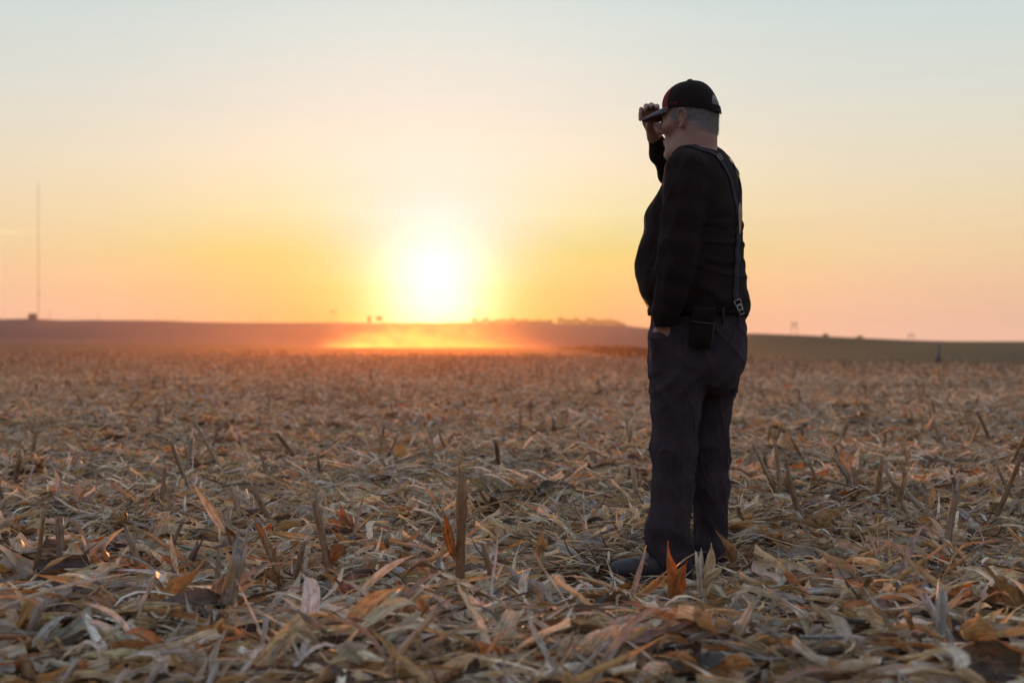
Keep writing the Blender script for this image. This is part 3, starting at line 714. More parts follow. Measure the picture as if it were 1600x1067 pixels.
# ------------------------------------------------------------------ upright cut stalks, each a thing
def hero(name, b, t, wpx, lab, cat, col, kind='stalk', Y=None, seed=1, dy=0.0, extra=0, group=None):
    """b/t: base and top pixels; the base stands on the ground"""
    r4 = np.random.default_rng(seed)
    if Y is None: Y = F * (EYE - 0.04) / (b[1] - HZ)
    B = at(b[0], b[1], Y); B[2] = max(B[2], gz(B[0], B[1])) + (.005 if 980 < b[0] < 1160 else .05); wpx = wpx * 1.12; Tp = at(t[0], t[1], Y + dy) + np.array([0, 0, .045])
    Dv = Tp - B; L = np.linalg.norm(Dv); q = mathutils.Vector(tuple(Dv)).to_track_quat('Y', 'Z')
    e = empty(name, tuple(B)); e.rotation_mode = 'QUATERNION'; e.rotation_quaternion = q
    tag(e, lab, cat, group)
    r = wpx / 2 / F * Y
    if kind == 'stalk':
        m = MB(); V, Q, T, U = stalk(r4, L + 0.03, r, 12, 2, True, r4.normal() * 0.03); V[:, 1] -= 0.03; V[:, 2] /= max(.7, 0.01 + abs(V[:, 2]).max() / r * 1.0)
        add_piece(m, V, Q, U, T, col); link('stalk', m.mesh('stalk', M_stalk), e)
        for k in range(extra):
            m = MB(); V, Q, U = blade(r4, r4.uniform(.08, .2), r * r4.uniform(1.6, 3), 9, 4, 1.0, r4.normal() * .6 + .3, r4.normal() * .7, ragged=.06)
            add_piece(m, V, Q, U, (), np.array(col) * r4.uniform(.9, 1.3), rotm(r4, r4.uniform(-.2, .5), r4.normal() * .9), (0, L * r4.uniform(.1, .75), 0)); link('leaf_sheath', m.mesh('leaf_sheath', M_husk), e)
    else:
        for k in range(1 + extra):
            m = MB(); V, Q, U = blade(r4, L * (1 if k == 0 else r4.uniform(.6, .9)), 2.2 * r, 14, 6, r4.uniform(.4, .9), r4.normal() * .25, r4.normal() * .4, ragged=.06, wave=.06)
            add_piece(m, V, Q, U, (), np.array(col) * (1 if k == 0 else r4.uniform(.8, 1.15)), None if k == 0 else rotm(r4, r4.normal() * .2, r4.normal() * .35)); link('leaf', m.mesh('leaf', M_husk), e)
    return e
BR = (0.24, 0.13, 0.06); PALE = (0.46, 0.40, 0.31); TAN = (0.36, 0.25, 0.14); GREY = (0.40, 0.38, 0.34); DK = (0.13, 0.08, 0.055); OR = (0.46, 0.175, 0.055)
S = 'corn_stalk'; G = 'cut corn stalks standing in the residue'
hero(S, (718, 965), (722, 770), 16, 'tallest upright brown corn stalk, left of the man in the middle of the foreground', 'corn stalk', BR, seed=1, extra=1, group=G)
hero(S, (520, 935), (492, 806), 15, 'slim brown stalk leaning left above a reddish leaf, left foreground', 'corn stalk', (0.22, 0.13, 0.08), seed=2, extra=1, group=G)
hero(S, (446, 965), (414, 865), 14, 'short brown stalk with a knobbly broken top and a side shoot', 'corn stalk', (0.24, 0.15, 0.08), seed=3, extra=3, group=G)
hero(S, (348, 1012), (374, 890), 24, 'thick pale stalk with a frayed whitish top leaning right, left foreground', 'corn stalk', (0.34, 0.27, 0.20), seed=4, extra=3, group=G)
hero(S, (297, 786), (268, 704), 8, 'thin greenish brown stalk leaning left, alone in the left middle ground', 'corn stalk', (0.20, 0.14, 0.08), seed=5, group=G)
hero(S, (344, 742), (305, 672), 6, 'thin stalk leaning steeply left behind the thin greenish brown one', 'corn stalk', (0.26, 0.2, 0.13), seed=6, extra=1, group=G)
hero(S, (1100, 972), (1092, 893), 14, 'short pale stalk with a frayed white tip in front of the man\'s rear shoe', 'corn stalk', PALE, seed=7, extra=3, group=G)
hero(S, (1470, 1075), (1472, 962), 19, 'straight pale grey stalk standing at the lower right edge of the picture', 'corn stalk', GREY, seed=9, group=G)
hero(S, (1222, 806), (1180, 716), 9, 'slim stalk leaning left just right of the man\'s knees', 'corn stalk', (.30, .24, .16), seed=10, extra=1, group=G)
hero(S, (1234, 810), (1231, 755), 9, 'short upright stalk right of the man, beside the slim leaning one', 'corn stalk', BR, seed=11, group=G)
hero(S, (1292, 796), (1260, 728), 8, 'stalk with a split tip leaning left in the clump right of the man', 'corn stalk', TAN, seed=12, extra=3, group=G)
hero(S, (1350, 800), (1305, 730), 8, 'leaning stalk wrapped in dry leaves in the middle of the right clump', 'corn stalk', (.28, .2, .13), seed=13, extra=4, group=G)
hero(S, (1428, 838), (1386, 752), 9, 'stalk leaning left with curled leaves at its foot, right clump', 'corn stalk', (.30, .24, .17), seed=14, extra=3, group=G)
hero(S, (1424, 770), (1412, 705), 7, 'thin leafy stalk at the back of the right clump', 'corn stalk', TAN, seed=15, extra=2, group=G)
hero(S, (1505, 804), (1486, 752), 8, 'short dark stalk standing alone right of the leafy clump', 'corn stalk', (.2, .15, .1), seed=16, group=G)
hero(S, (1594, 818), (1560, 748), 7, 'thin stalk leaning left near the right edge of the picture', 'corn stalk', (.25, .2, .14), seed=17, group=G)
hero(S, (285, 925), (308, 874), 12, 'short dark stub leaning right in the left foreground', 'corn stalk', DK, seed=18, group=G)
hero(S, (985, 700), (978, 660), 5, 'thin pale stalk just left of the man\'s thigh', 'corn stalk', (.34, .27, .2), seed=19, group=G)
hero(S, (842, 915), (850, 868), 7, 'small leafy stub between the tallest stalk and the man', 'corn stalk', TAN, seed=20, extra=3, group=G)
hero(S, (1000, 812), (990, 755), 9, 'short leaning stub close behind the man\'s knee on the left', 'corn stalk', (.3, .24, .16), seed=21, extra=1, group=G)
hero(S, (1170, 745), (1176, 706), 5, 'thin upright stub right of the man\'s knees', 'corn stalk', (.28, .2, .13), seed=22, group=G)
hero(S, (1462, 832), (1420, 790), 11, 'stalk lying at a low slant across the right clump', 'corn stalk', (.33, .27, .2), seed=23, group=G)
hero('husk_leaf', (1047, 965), (1042, 866), 26, 'bright orange husk leaf standing up in front of the man\'s shoes', 'husk leaf', OR, 'leaf', seed=31, extra=1)
hero('husk_leaf', (240, 1000), (325, 898), 46, 'large tan husk leaf standing at a slant beside the thick pale stalk', 'husk leaf', (.44, .28, .13), 'leaf', seed=32, extra=1)
hero('husk_leaf', (1590, 1005), (1530, 905), 52, 'broad brown husk leaf rising at the right edge of the foreground', 'husk leaf', (.32, .21, .11), 'leaf', seed=33, extra=2)
hero('husk_leaf', (628, 740), (632, 700), 26, 'small pale upright husk leaf glowing in the middle distance', 'husk leaf', (.50, .36, .18), 'leaf', seed=34)
hero('husk_leaf', (1365, 790), (1310, 742), 40, 'wide pale brown husk leaf inside the right clump of stalks', 'husk leaf', (.38, .27, .18), 'leaf', seed=35, extra=2)
hero('husk_leaf', (1290, 850), (1228, 828), 46, 'broad striped husk leaf lying low right of the man', 'husk leaf', (.36, .28, .19), 'leaf', seed=36, extra=2)
hero('husk_leaf', (1320, 770), (1312, 712), 22, 'upright tan husk leaf at the back of the right clump', 'husk leaf', (.42, .28, .16), 'leaf', seed=37, extra=2)
hero('husk_leaf', (1145, 880), (1118, 848), 20, 'brown husk leaf leaning against the man\'s rear trouser leg', 'husk leaf', (.36, .22, .11), 'leaf', seed=38, extra=1, Y=5.12)
hero('husk_leaf', (560, 985), (520, 930), 34, 'reddish husk leaf at the foot of the slim leaning stalk', 'husk leaf', (.30, .12, .07), 'leaf', seed=39)
hero('stalk_piece', (905, 1005), (815, 925), 26, 'thick dark stalk piece lying at a slant left of the man\'s shoes', 'stalk piece', (.17, .13, .09), seed=41, Y=4.25, dy=.25)
hero('stalk_piece', (1385, 1030), (1298, 955), 11, 'long pale thin stalk lying at a slant in the right foreground', 'stalk piece', PALE, seed=42, Y=4.1, dy=.3)
hero('stalk_piece', (1392, 985), (1462, 942), 17, 'pale stalk piece with a dark joint lying in the right foreground', 'stalk piece', (.36, .30, .23), seed=43, Y=4.5, dy=.1)
hero('stalk_piece', (415, 745), (482, 758), 11, 'brown stalk piece lying flat in the left middle ground', 'stalk piece', (.24, .17, .1), seed=44, Y=9.2)
hero('stalk_piece', (140, 995), (105, 955), 11, 'purplish stalk piece lying in the left foreground', 'stalk piece', (.17, .09, .10), seed=45, Y=4.3)
# rows of plain stubs further back: each its own object, sharing a few shapes
stubs = []
for s in range(14):
    r5 = np.random.default_rng(1200 + s); m = MB()
    V, Q, T, U = stalk(r5, r5.uniform(.14, .32), r5.uniform(.009, .014), 7, 1, True, r5.normal() * .04); add_piece(m, V, Q, U, T, np.array([(.34, .25, .16), (.30, .19, .11), (.40, .33, .24), (.26, .17, .10)][s % 4]) * r5.uniform(.8, 1.15))
    for k in range(int(r5.integers(0, 4))):
        V, Q, U = blade(r5, r5.uniform(.06, .2), r5.uniform(.015, .035), 6, 3, .8, r5.normal() * .8, r5.normal(), ragged=.05)
        add_piece(m, V, Q, U, (), pcol(r5, .5), rotm(r5, r5.normal() * .5, r5.normal()), (0, r5.uniform(0, .12), 0))
    stubs.append(m.mesh('corn_stub', M_husk))
r6 = np.random.default_rng(5); cnt = 0
rows = [4.55 + 0.76 * k for k in range(38)]
while cnt < 235:
    y = rows[int(len(rows) * r6.random() ** 0.9)] + r6.normal() * .06; x = r6.uniform(-1, 1) * .385 * y
    if abs(x - .125 * y) < (0.55 if y < 5.9 else 0.25) and y < 9: continue
    if vnoise(x * .5, y * .5, 77) < 0.40: continue
    o = link('corn_stub', stubs[int(r6.integers(14))]); o.location = (x, y, gz(x, y) + .035); o.rotation_euler = (1.57 + r6.normal() * .45, r6.uniform(-.4, .4), r6.uniform(0, 6.28))
    o.scale = [r6.uniform(.85, 1.3)] * 3
    tag(o, 'short broken corn stub among many in the stubble behind the foreground', 'corn stub', 'corn stubs scattered over the middle of the field'); cnt += 1
# ------------------------------------------------------------------ the man: distance-field modelling helpers
import openvdb as vdb
from mathutils.bvhtree import BVHTree
MY = 5.31                                   # distance of the man
def P(x, y, dep=0.0): return at(x, y, MY + dep)
PX_M = MY / F                               # metres per pixel at the man
class Field:
    def __init__(s, xs, ys, zs, clip=0.03):
        s.ax = [np.asarray(a, np.float64) for a in (xs, ys, zs)]; s.clip = clip
        s.D = np.full([len(a) for a in s.ax], clip, np.float32)
    def _win(s, lo, hi):
        w_ = []
        for a, l, h_ in zip(s.ax, lo, hi):
            i = max(0, int(np.searchsorted(a, l)) - 1); j = min(len(a), int(np.searchsorted(a, h_)) + 1); w_.append((i, max(i, j)))
        return w_
    def apply(s, fn, lo, hi, k=0.0, sub=False):
        m_ = s.clip + k * 0.5
        w_ = s._win(np.asarray(lo) - m_, np.asarray(hi) + m_)
        if any(j - i < 1 for i, j in w_): return
        sl_ = tuple(slice(i, j) for i, j in w_)
        X, Y, Z = np.meshgrid(*[a[q] for a, q in zip(s.ax, sl_)], indexing='ij', sparse=True)
        d = fn(X, Y, Z); c = s.D[sl_]
        if sub: d = -d; h_ = np.clip(0.5 - 0.5 * (c - d) / max(k, 1e-6), 0, 1); r = c * (1 - h_) + d * h_ + k * h_ * (1 - h_)
        elif k > 0: h_ = np.clip(0.5 + 0.5 * (c - d) / k, 0, 1); r = c * (1 - h_) + d * h_ - k * h_ * (1 - h_)
        else: r = np.minimum(c, d)
        s.D[sl_] = np.clip(r, -s.clip, s.clip)
    def cone(s, a, b, ra, rb, k=0.01, sub=False, sq=None):
        """rounded cone a-b; sq = (axis unit vector, factor) flattens it across that axis"""
        a = np.asarray(a, float); b = np.asarray(b, float); ab = b - a; L2 = ab @ ab + 1e-12
        def fn(X, Y, Z):
            px_, py_, pz_ = X - a[0], Y - a[1], Z - a[2]
            t = np.clip((px_ * ab[0] + py_ * ab[1] + pz_ * ab[2]) / L2, 0, 1)
            qx, qy, qz = px_ - t * ab[0], py_ - t * ab[1], pz_ - t * ab[2]
            if sq is not None:
                n_, f_ = sq; dn = qx * n_[0] + qy * n_[1] + qz * n_[2]; g_ = (1 / f_ - 1) * dn
                qx, qy, qz = qx + g_ * n_[0], qy + g_ * n_[1], qz + g_ * n_[2]
            return np.sqrt(qx * qx + qy * qy + qz * qz) - (ra + (rb - ra) * t)
        r = max(ra, rb); s.apply(fn, np.minimum(a, b) - r, np.maximum(a, b) + r, k, sub)
    def chain(s, pts, rads, k=0.01, **kw):
        for i in range(len(pts) - 1): s.cone(pts[i], pts[i + 1], rads[i], rads[i + 1], k, **kw)
    def ell(s, c, r, k=0.01, R3=None, sub=False):
        c = np.asarray(c, float); r = np.asarray(r, float); M = np.eye(3) if R3 is None else np.asarray(R3)
        def fn(X, Y, Z):
            v = [X - c[0], Y - c[1], Z - c[2]]
            u = [(M[0][i] * v[0] + M[1][i] * v[1] + M[2][i] * v[2]) / r[i] for i in range(3)]
            k0 = np.sqrt(u[0] ** 2 + u[1] ** 2 + u[2] ** 2); k1 = np.sqrt((u[0] / r[0]) ** 2 + (u[1] / r[1]) ** 2 + (u[2] / r[2]) ** 2) + 1e-9
            return k0 * (k0 - 1) / k1
        m_ = r.max(); s.apply(fn, c - m_, c + m_, k, sub)
    def loft(s, zs, cx, cy_, ra, rb, fa, k=0.02, p=2.0, inset=0.0):
        """stack of ellipses: centre, half sizes along facing fa and across it, as functions of height"""
        o = np.argsort(zs); zs = np.asarray(zs)[o]; cx, cy_, ra, rb = [np.asarray(q)[o] for q in (cx, cy_, ra, rb)]
        fa = np.asarray(fa)
        def smooth(z, q):
            from_ = np.interp(z, zs, q); e = 0.012
            return (np.interp(z - e, zs, q) + 2 * from_ + np.interp(z + e, zs, q)) / 4
        def fn(X, Y, Z):
            a = smooth(Z, ra) - inset; b_ = smooth(Z, rb) - inset; x = X - smooth(Z, cx); y = Y - smooth(Z, cy_)
            u = np.abs(x * fa[0] + y * fa[1]) / a; v = np.abs(-x * fa[1] + y * fa[0]) / b_
            d = ((u ** p + v ** p) ** (1 / p) - 1) * np.minimum(a, b_)
            dz = np.maximum(Z - zs[-1], zs[0] - Z)
            return np.where(dz > 0, np.sqrt(np.maximum(d, 0) ** 2 + dz ** 2), np.maximum(d, dz))
        R_ = max(ra.max(), rb.max()) + 0.02
        s.apply(fn, (cx.min() - R_, cy_.min() - R_, zs[0]), (cx.max() + R_, cy_.max() + R_, zs[-1]), k)
    def mesh(s, smooth_it=2):
        g = vdb.FloatGrid(s.clip); g.copyFromArray(s.D.astype(np.float32)); pts, q = g.convertToQuads(isovalue=0.0) if False else g.convertToPolygons(isovalue=0.0, adaptivity=0.0)[::2]
        pts = np.asarray(pts, float); V = np.stack([np.interp(pts[:, i], np.arange(len(s.ax[i])), s.ax[i]) for i in range(3)], -1)
        q = np.asarray(q, np.int64)
        # keep the largest connected piece is not needed; light laplacian smoothing
        for _ in range(smooth_it):
            acc = np.zeros_like(V); cnt_ = np.zeros(len(V))
            for i in range(4):
                a_, b_ = q[:, i], q[:, (i + 1) % 4]
                for u_, v_ in ((a_, b_), (b_, a_)):
                    for c_ in range(3): acc[:, c_] += np.bincount(u_, V[v_, c_], len(V))
                    cnt_ += np.bincount(u_, minlength=len(V))
            V = 0.5 * V + 0.5 * acc / np.maximum(cnt_, 1)[:, None]
        return V, q
def vnormals(V, q):
    fn = np.cross(V[q[:, 2]] - V[q[:, 0]], V[q[:, 3]] - V[q[:, 1]]); N = np.zeros_like(V)
    for i in range(4):
        for c_ in range(3): N[:, c_] += np.bincount(q[:, i], fn[:, c_], len(V))
    return N / (np.linalg.norm(N, axis=1)[:, None] + 1e-12)
def outward(V, q):
    """make the faces point outwards"""
    N = vnormals(V, q); c = V.mean(0); vol = np.einsum('ij,ij->', np.cross(V[q[:, 1]] - V[q[:, 0]], V[q[:, 2]] - V[q[:, 0]]), V[q].mean(1) - c)
    return q if vol > 0 else q[:, ::-1]
def noise3(V, f, seed):
    return (vnoise(V[:, 0] * f[0] + V[:, 1] * f[1] * 0.7, V[:, 2] * f[2], seed) + vnoise(V[:, 1] * f[1] - V[:, 0] * f[0] * .4, V[:, 2] * f[2] + 9.1, seed + 1)) / 2 - 0.5

AL = R(30); FA = np.array([-math.cos(AL), math.sin(AL), 0]); LE = np.array([-math.sin(AL), -math.cos(AL), 0])   # facing, his left
AH = R(28); FH = np.array([-math.cos(AH), math.sin(AH), 0]); LH = np.array([-math.sin(AH), -math.cos(AH), 0])
UPV = np.array([0, 0, 1.0])
HS = 1.10
# the head is tipped very slightly forward
HC = P(1079, 178, 0.02)
pt = R(3); FH2 = FH * math.cos(pt) - UPV * math.sin(pt); UH2 = UPV * math.cos(pt) + FH * math.sin(pt)
HM = np.stack([FH2, LH, UH2], 1)            # columns: forward, left, up
def H(x, y, z): return HC + HM @ (np.array([x, y, z]) * HS)

# torso profile measured as left and right outlines (pixels) with side-to-side half width (m)
TOR = [(231, 1062, 1117, .072), (237, 1056, 1127, .105), (247, 1050, 1141, .150), (262, 1041, 1153, .195), (281, 1036, 1159, .205), (300, 1027, 1160, .205), (321, 1012, 1160, .20),
       (336, 1005, 1160, .195), (357, 1004, 1159, .19), (387, 997, 1162, .195), (414, 993.5, 1163.5, .20), (440, 995, 1165, .20), (458, 1000, 1168, .20), (476, 1011, 1172, .197), (488, 1018, 1172, .192), (497, 1024, 1167, .185), (503, 1030, 1160, .175)]
def ring(y, xl, xr, b, dep=0.0, al=AL):
    c = P((xl + xr) / 2, y, dep); h_ = (xr - xl) / 2 * PX_M; a = math.sqrt(max(h_ * h_ - (b * math.sin(al)) ** 2, 0.002)) / math.cos(al)
    return c[2], c[0], c[1], a, b
def rings(T_): return [np.array(v) for v in zip(*[ring(*r_) for r_ in T_])]
PEL = [(478, 1014, 1163, .180), (490, 1017, 1165, .182), (505, 1016, 1166, .183), (525, 1014, 1166, .185), (545, 1013, 1165, .187), (565, 1013, 1163, .187), (585, 1015, 1153, .170), (600, 1024, 1142, .145)]
NLEG = [(560, 1057, 41), (600, 1057, 43), (640, 1056.5, 41.5), (700, 1053.5, 38), (760, 1052, 36.5), (800, 1048, 36), (828, 1043, 37), (842, 1045, 36), (856, 1051, 34), (880, 1053, 34), (903, 1054, 33)]
FLEG = [(560, 1112, 44), (600, 1110, 41), (640, 1106, 40), (700, 1104.5, 39), (760, 1107, 37), (800, 1111, 30), (835, 1111, 28), (850, 1109, 31), (870, 1110, 30), (890, 1111, 28)]
def legpts(T_, dep):
    return [P(x, y, dep) for y, x, r_ in T_], [r_ * PX_M for y, x, r_ in T_]

# ---- body (skin): one continuous surface under the clothes
X0, X1 = P(938, 0)[0], P(1185, 0)[0]
bx_ = np.arange(X0, X1, 0.0024); by_ = np.arange(MY - 0.30, MY + 0.46, 0.0026)
bz_ = np.concatenate([np.arange(0.0, 0.80, 0.010), np.arange(0.80, 0.98, 0.004), np.arange(0.98, 1.50, 0.010), np.arange(1.50, 1.86, 0.0024)])
B = Field(bx_, by_, bz_, 0.018)
z_, cx_, cyy_, a_, b_ = rings(TOR); B.loft(z_, cx_, cyy_, a_, b_, FA, 0.02, inset=0.022)
z_, cx_, cyy_, a_, b_ = rings(PEL); B.loft(z_, cx_, cyy_, a_, b_, FA, 0.03, inset=0.022)
for T_, dep in ((NLEG, -.085), (FLEG, .085)):
    p_, r_ = legpts(T_, dep); B.chain(p_, [max(0.035, q - 0.032 - 0.018 * i / len(r_)) for i, q in enumerate(r_)], 0.02)
for xh, xt, dep in ((1062, 960, -.085), (1118, 1020, .085)):
    B.chain([P(xh, 893, dep) * (1, 1, 0) + (0, 0, .065), P(xt + 22, 893, dep) * (1, 1, 0) + (0, 0, .045)], [.026, .02], 0.02)
# head
def lower(c): return (c[0], c[1], c[2] * 1.2) if c[0] > .02 and c[2] < -.01 else c
E = lambda c, r, k=.01, sub=False: B.ell(H(*lower(c)), np.array(r) * HS, k * HS, HM, sub)
C_ = lambda a, b, ra, rb, k=.01, sub=False: B.cone(H(*lower(a)), H(*lower(b)), ra * HS, rb * HS, k * HS, sub)
E((-.006, 0, .008), (.0925, .076, .088))
E((.030, 0, -.035), (.062, .060, .085), .02)
C_((-.022, .050, -.062), (.056, .026, -.104), .024, .023, .02); C_((-.022, -.050, -.062), (.056, -.026, -.104), .024, .023, .02)
C_((.056, .026, -.104), (.056, -.026, -.104), .023, .023, .02); E((.066, 0, -.080), (.026, .034, .024), .02)
E((.083, 0, -.110), (.020, .024, .018), .014)
for s_ in (1, -1):
    E((.062, s_ * .042, -.034), (.026, .022, .024), .018)          # cheekbone
    C_((.080, s_ * .012, .018), (.070, s_ * .050, .014), .012, .010, .012)   # brow
    E((.098, s_ * .031, -.006), (.016, .018, .013), .008, True)    # eye socket
    E((.078, s_ * .031, -.007), (.0125, .0125, .0125), .002)       # eyeball
    C_((.090, s_ * .020, .001), (.084, s_ * .044, -.001), .004, .003, .004)  # upper lid
    C_((.089, s_ * .020, -.015), (.083, s_ * .043, -.014), .003, .003, .004) # lower lid
    E((.096, s_ * .013, -.044), (.012, .009, .009), .006)          # nostril wing
    C_((.082, s_ * .026, -.050), (.066, s_ * .036, -.080), .004, .006, .014) # cheek fold
C_((.088, 0, .004), (.113, 0, -.036), .008, .0115, .008); E((.114, 0, -.040), (.012, .012, .010), .006)
C_((.092, .017, -.072), (.098, 0, -.070), .004, .0055, .006); C_((.092, -.017, -.072), (.098, 0, -.070), .004, .0055, .006); C_((.091, .014, -.081), (.091, -.014, -.081), .0065, .0065, .007)
C_((.104, .018, -.0765), (.104, -.018, -.0765), .0012, .0012, .002, True)
# ears: bowl, rim, lobe
for s_ in (1, -1):
    EX, EZ = .006, -.013
    E((EX - .006, s_ * .077, EZ - .018), (.016, .006, .028), .008)
    rim = [(.006, .078, -.012), (.008, .082, .006), (.000, .086, .017), (-.012, .088, .017), (-.020, .088, .004), (-.020, .087, -.014), (-.012, .084, -.030), (-.002, .080, -.040)]
    for i in range(7): C_((EX + rim[i][0] * .95, s_ * rim[i][1], EZ + rim[i][2]), (EX + rim[i + 1][0] * .95, s_ * rim[i + 1][1], EZ + rim[i + 1][2]), .0036, .0036, .003)
    E((EX + .001, s_ * .080, EZ - .040), (.007, .005, .009), .004)
    E((EX - .005, s_ * .092, EZ - .009), (.009, .0115, .016), .004, True)
    C_((EX + .007, s_ * .081, EZ - .024), (EX + .006, s_ * .082, EZ - .016), .0035, .003, .003)
    C_((EX - .010, s_ * .084, EZ - .026), (EX - .009, s_ * .085, EZ + .004), .0022, .0022, .003)
# neck and nape
nk = P(1086, 232, 0.0)
B.cone(H(-.030, 0, -.060), nk, .066, .068, 0.03); B.cone(H(.03, 0, -.10), P(1070, 242, .02), .042, .055, 0.04)
B.cone(P(1087, 232), P(1092, 268), .066, .08, .04)
# left arm, hand in the pocket
LAr = [P(1070, 262, -.150), P(1063, 335, -.185), P(1058, 400, -.20), P(1046, 450, -.195), P(1036, 503, -.175)]
B.chain(LAr, [.042, .045, .040, .036, .027], 0.02)
B.cone(P(1036, 503, -.175), P(1034, 530, -.155), .026, .036, .01, sq=(tuple(LE), .55))
for i, dx in enumerate((-9, -3, 3.5, 9.5)):
    L_ = (.9, 1.0, .95, .8)[i]
    B.chain([P(1034 + dx, 536, -.15), P(1035 + dx, 536 + 20 * L_, -.14), P(1037 + dx, 536 + 33 * L_, -.13), P(1039 + dx, 536 + 42 * L_, -.12)], [.0105, .0095, .0085, .0075], 0.003)
B.chain([P(1026, 520, -.16), P(1019, 532, -.145), P(1019, 545, -.13)], [.015, .011, .009], .006)
# right arm raised, hand on the cap peak
RAr = [P(1122, 274, .14), P(1104, 283, .24), P(1066, 301, .31), P(1044, 262, .25), P(1024, 218, .175)]
B.chain(RAr, [.056, .048, .040, .038, .027], 0.02)
WR = P(1022, 214, .170)
MC = [P(1027, 179, .188), P(1019.5, 177, .190), P(1012, 178.5, .186), P(1006.5, 183, .178)]     # index .. little
for q in MC: B.cone(WR, q, .021, .0125, .012)
B.cone(MC[0], MC[3], .013, .012, .008); B.cone(P(1021, 197, .178), P(1012, 192, .176), .020, .017, .015)
FG = [[MC[0], P(1026.5, 166.8, .178), P(1026, 166.5, .150), P(1025.5, 169.0, .128)],
      [MC[1], P(1018, 164.8, .180), P(1017, 164.5, .149), P(1016.5, 167.5, .124)],
      [MC[2], P(1010, 166.2, .177), P(1009, 166.5, .147), P(1009, 170.5, .126)],
      [MC[3], P(1002, 171.5, .168), P(1000.8, 178.5, .150), P(1000.4, 187.0, .142)]]
FR = [(.0115, .0098, .0088, .0078), (.0115, .0100, .0090, .0080), (.0115, .0096, .0087, .0077), (.0105, .0088, .0080, .0072)]
for f_, r_ in zip(FG, FR): B.chain(f_, r_, 0.0025)
for f_, r_ in zip(FG, FR): B.ell(f_[1], [r_[1] * 1.08] * 3, .002)
B.chain([P(1019, 208, .155), P(1015.5, 198, .138), P(1016.5, 190, .125), P(1017.5, 184.5, .118)], [.020, .0155, .0125, .0105], 0.008)
V, q = B.mesh(2); q = outward(V, q)
t_body = time.time()
SK0 = np.array([0.215, 0.105, 0.075])
c = np.tile(SK0, (len(V), 1))
Lc = (V - HC) @ HM / HS
red = np.clip(noise3(V, (60, 60, 60), 41) * 1.2 + 0.15, 0, 1)[:, None]; c = c * (1 - red * np.array([0.05, 0.28, 0.32]))
age = np.clip(noise3(V, (170, 170, 170), 43) - 0.16, 0, 1)[:, None] * 2; c = c * (1 - age * 0.35)
hz_ = np.clip((Lc[:, 2] - np.interp(Lc[:, 0], [-.11, -.05, .0, .05], [-.072, -.058, -.035, -.030])) / .012, 0, 1) * np.clip((.052 - Lc[:, 0]) / .01, 0, 1) * (Lc[:, 2] > -.1) * (np.linalg.norm(Lc, axis=1) < .14)
earm = (np.abs(Lc[:, 1]) > .0775) & (Lc[:, 0] > -.025) & (Lc[:, 0] < .026); hz_ = (hz_ * (~earm))[:, None]
c = c * (1 - hz_ * .75) + np.array([.13, .11, .105]) * hz_ * .75
ms, n, b = mat_new('weathered_skin')
ca = n.new('ShaderNodeVertexColor', layer_name='Col').outputs[0]; n.put(b.inputs['Base Color'], ca)
b.inputs['Roughness'].default_value = 0.55; b.inputs['Subsurface Weight'].default_value = 0.12; b.inputs['Subsurface Radius'].default_value = (0.01, 0.004, 0.002); b.inputs['Subsurface Scale'].default_value = 0.5
bn = n.new('ShaderNodeBump'); bn.inputs['Strength'].default_value = 0.35; bn.inputs['Distance'].default_value = 0.001
n.put(bn.inputs['Height'], n.noise(n.new('ShaderNodeTexCoord').outputs['Object'], 420, 4)); n.put(b.inputs['Normal'], bn.outputs[0])
ORG = np.array([P(1075, 905)[0], MY, 0.0])
man = link('person', mesh_np('person', V - ORG, q, None, ms, True, c)); man.location = tuple(ORG)
tag(man, 'older man in black cap, dark shirt and suspenders, one hand on the cap peak', 'person')
def wear(name, V, q=None, t=None, mat=None, cols=None, parent=None, smooth=True):
    o = link(name, mesh_np(name, np.asarray(V) - ORG, q, t, mat, smooth, cols), parent or man); return o
def cloth(name, col, scale=900, rough=0.9, sheen=0.25, namp=0.2, blot=7, bump=.5):
    m, n, b = mat_new(name); g = n.new('ShaderNodeTexCoord').outputs['Object']
    f = n.noise(g, blot, 5, .65); lo = tuple(x * (1 - namp) for x in col) + (1,); hi = tuple(x * (1 + namp) for x in col) + (1,)
    cc = n.ramp(f, [(.3, lo), (.7, hi)]); wv = n.noise(g, scale, 2)
    n.put(b.inputs['Base Color'], n.mix(1.0, cc, n.ramp(wv, [(.3, (.75, .75, .75, 1)), (.7, (1.25, 1.25, 1.25, 1))]), 'MULTIPLY'))
    b.inputs['Roughness'].default_value = rough; b.inputs['Sheen Weight'].default_value = sheen; b.inputs['Sheen Roughness'].default_value = .5; b.inputs['Specular IOR Level'].default_value = .06
    bn = n.new('ShaderNodeBump'); bn.inputs['Strength'].default_value = bump; bn.inputs['Distance'].default_value = .0006; n.put(bn.inputs['Height'], wv)
    bn2 = n.new('ShaderNodeBump'); bn2.inputs['Strength'].default_value = .5; bn2.inputs['Distance'].default_value = .006; n.put(bn2.inputs['Height'], n.noise(g, 38, 4, .6)); n.put(bn2.inputs['Normal'], bn.outputs[0])
    n.put(b.inputs['Normal'], bn2.outputs[0]); return m
M_shirt = cloth('dark_knit', (0.0160, 0.0095, 0.0090), 1100, sheen=.02)
M_trou = cloth('charcoal_denim', (0.034, 0.0245, 0.0300), 1300, sheen=.03, namp=.3)
M_cap = cloth('black_twill', (0.013, 0.009, 0.008), 1500, sheen=.04)
M_red = cloth('red_twill', (0.19, 0.012, 0.015), 1500, sheen=.04)
M_peak = cloth('grey_twill', (0.11, 0.095, 0.10), 1500, sheen=.1)
M_strap = cloth('grey_webbing', (0.028, 0.025, 0.032), 1600, sheen=.05, bump=.8)
M_leather = plain('tan_leather', (0.22, 0.13, 0.08), .6, nscale=60, bump=.4, bscale=500)
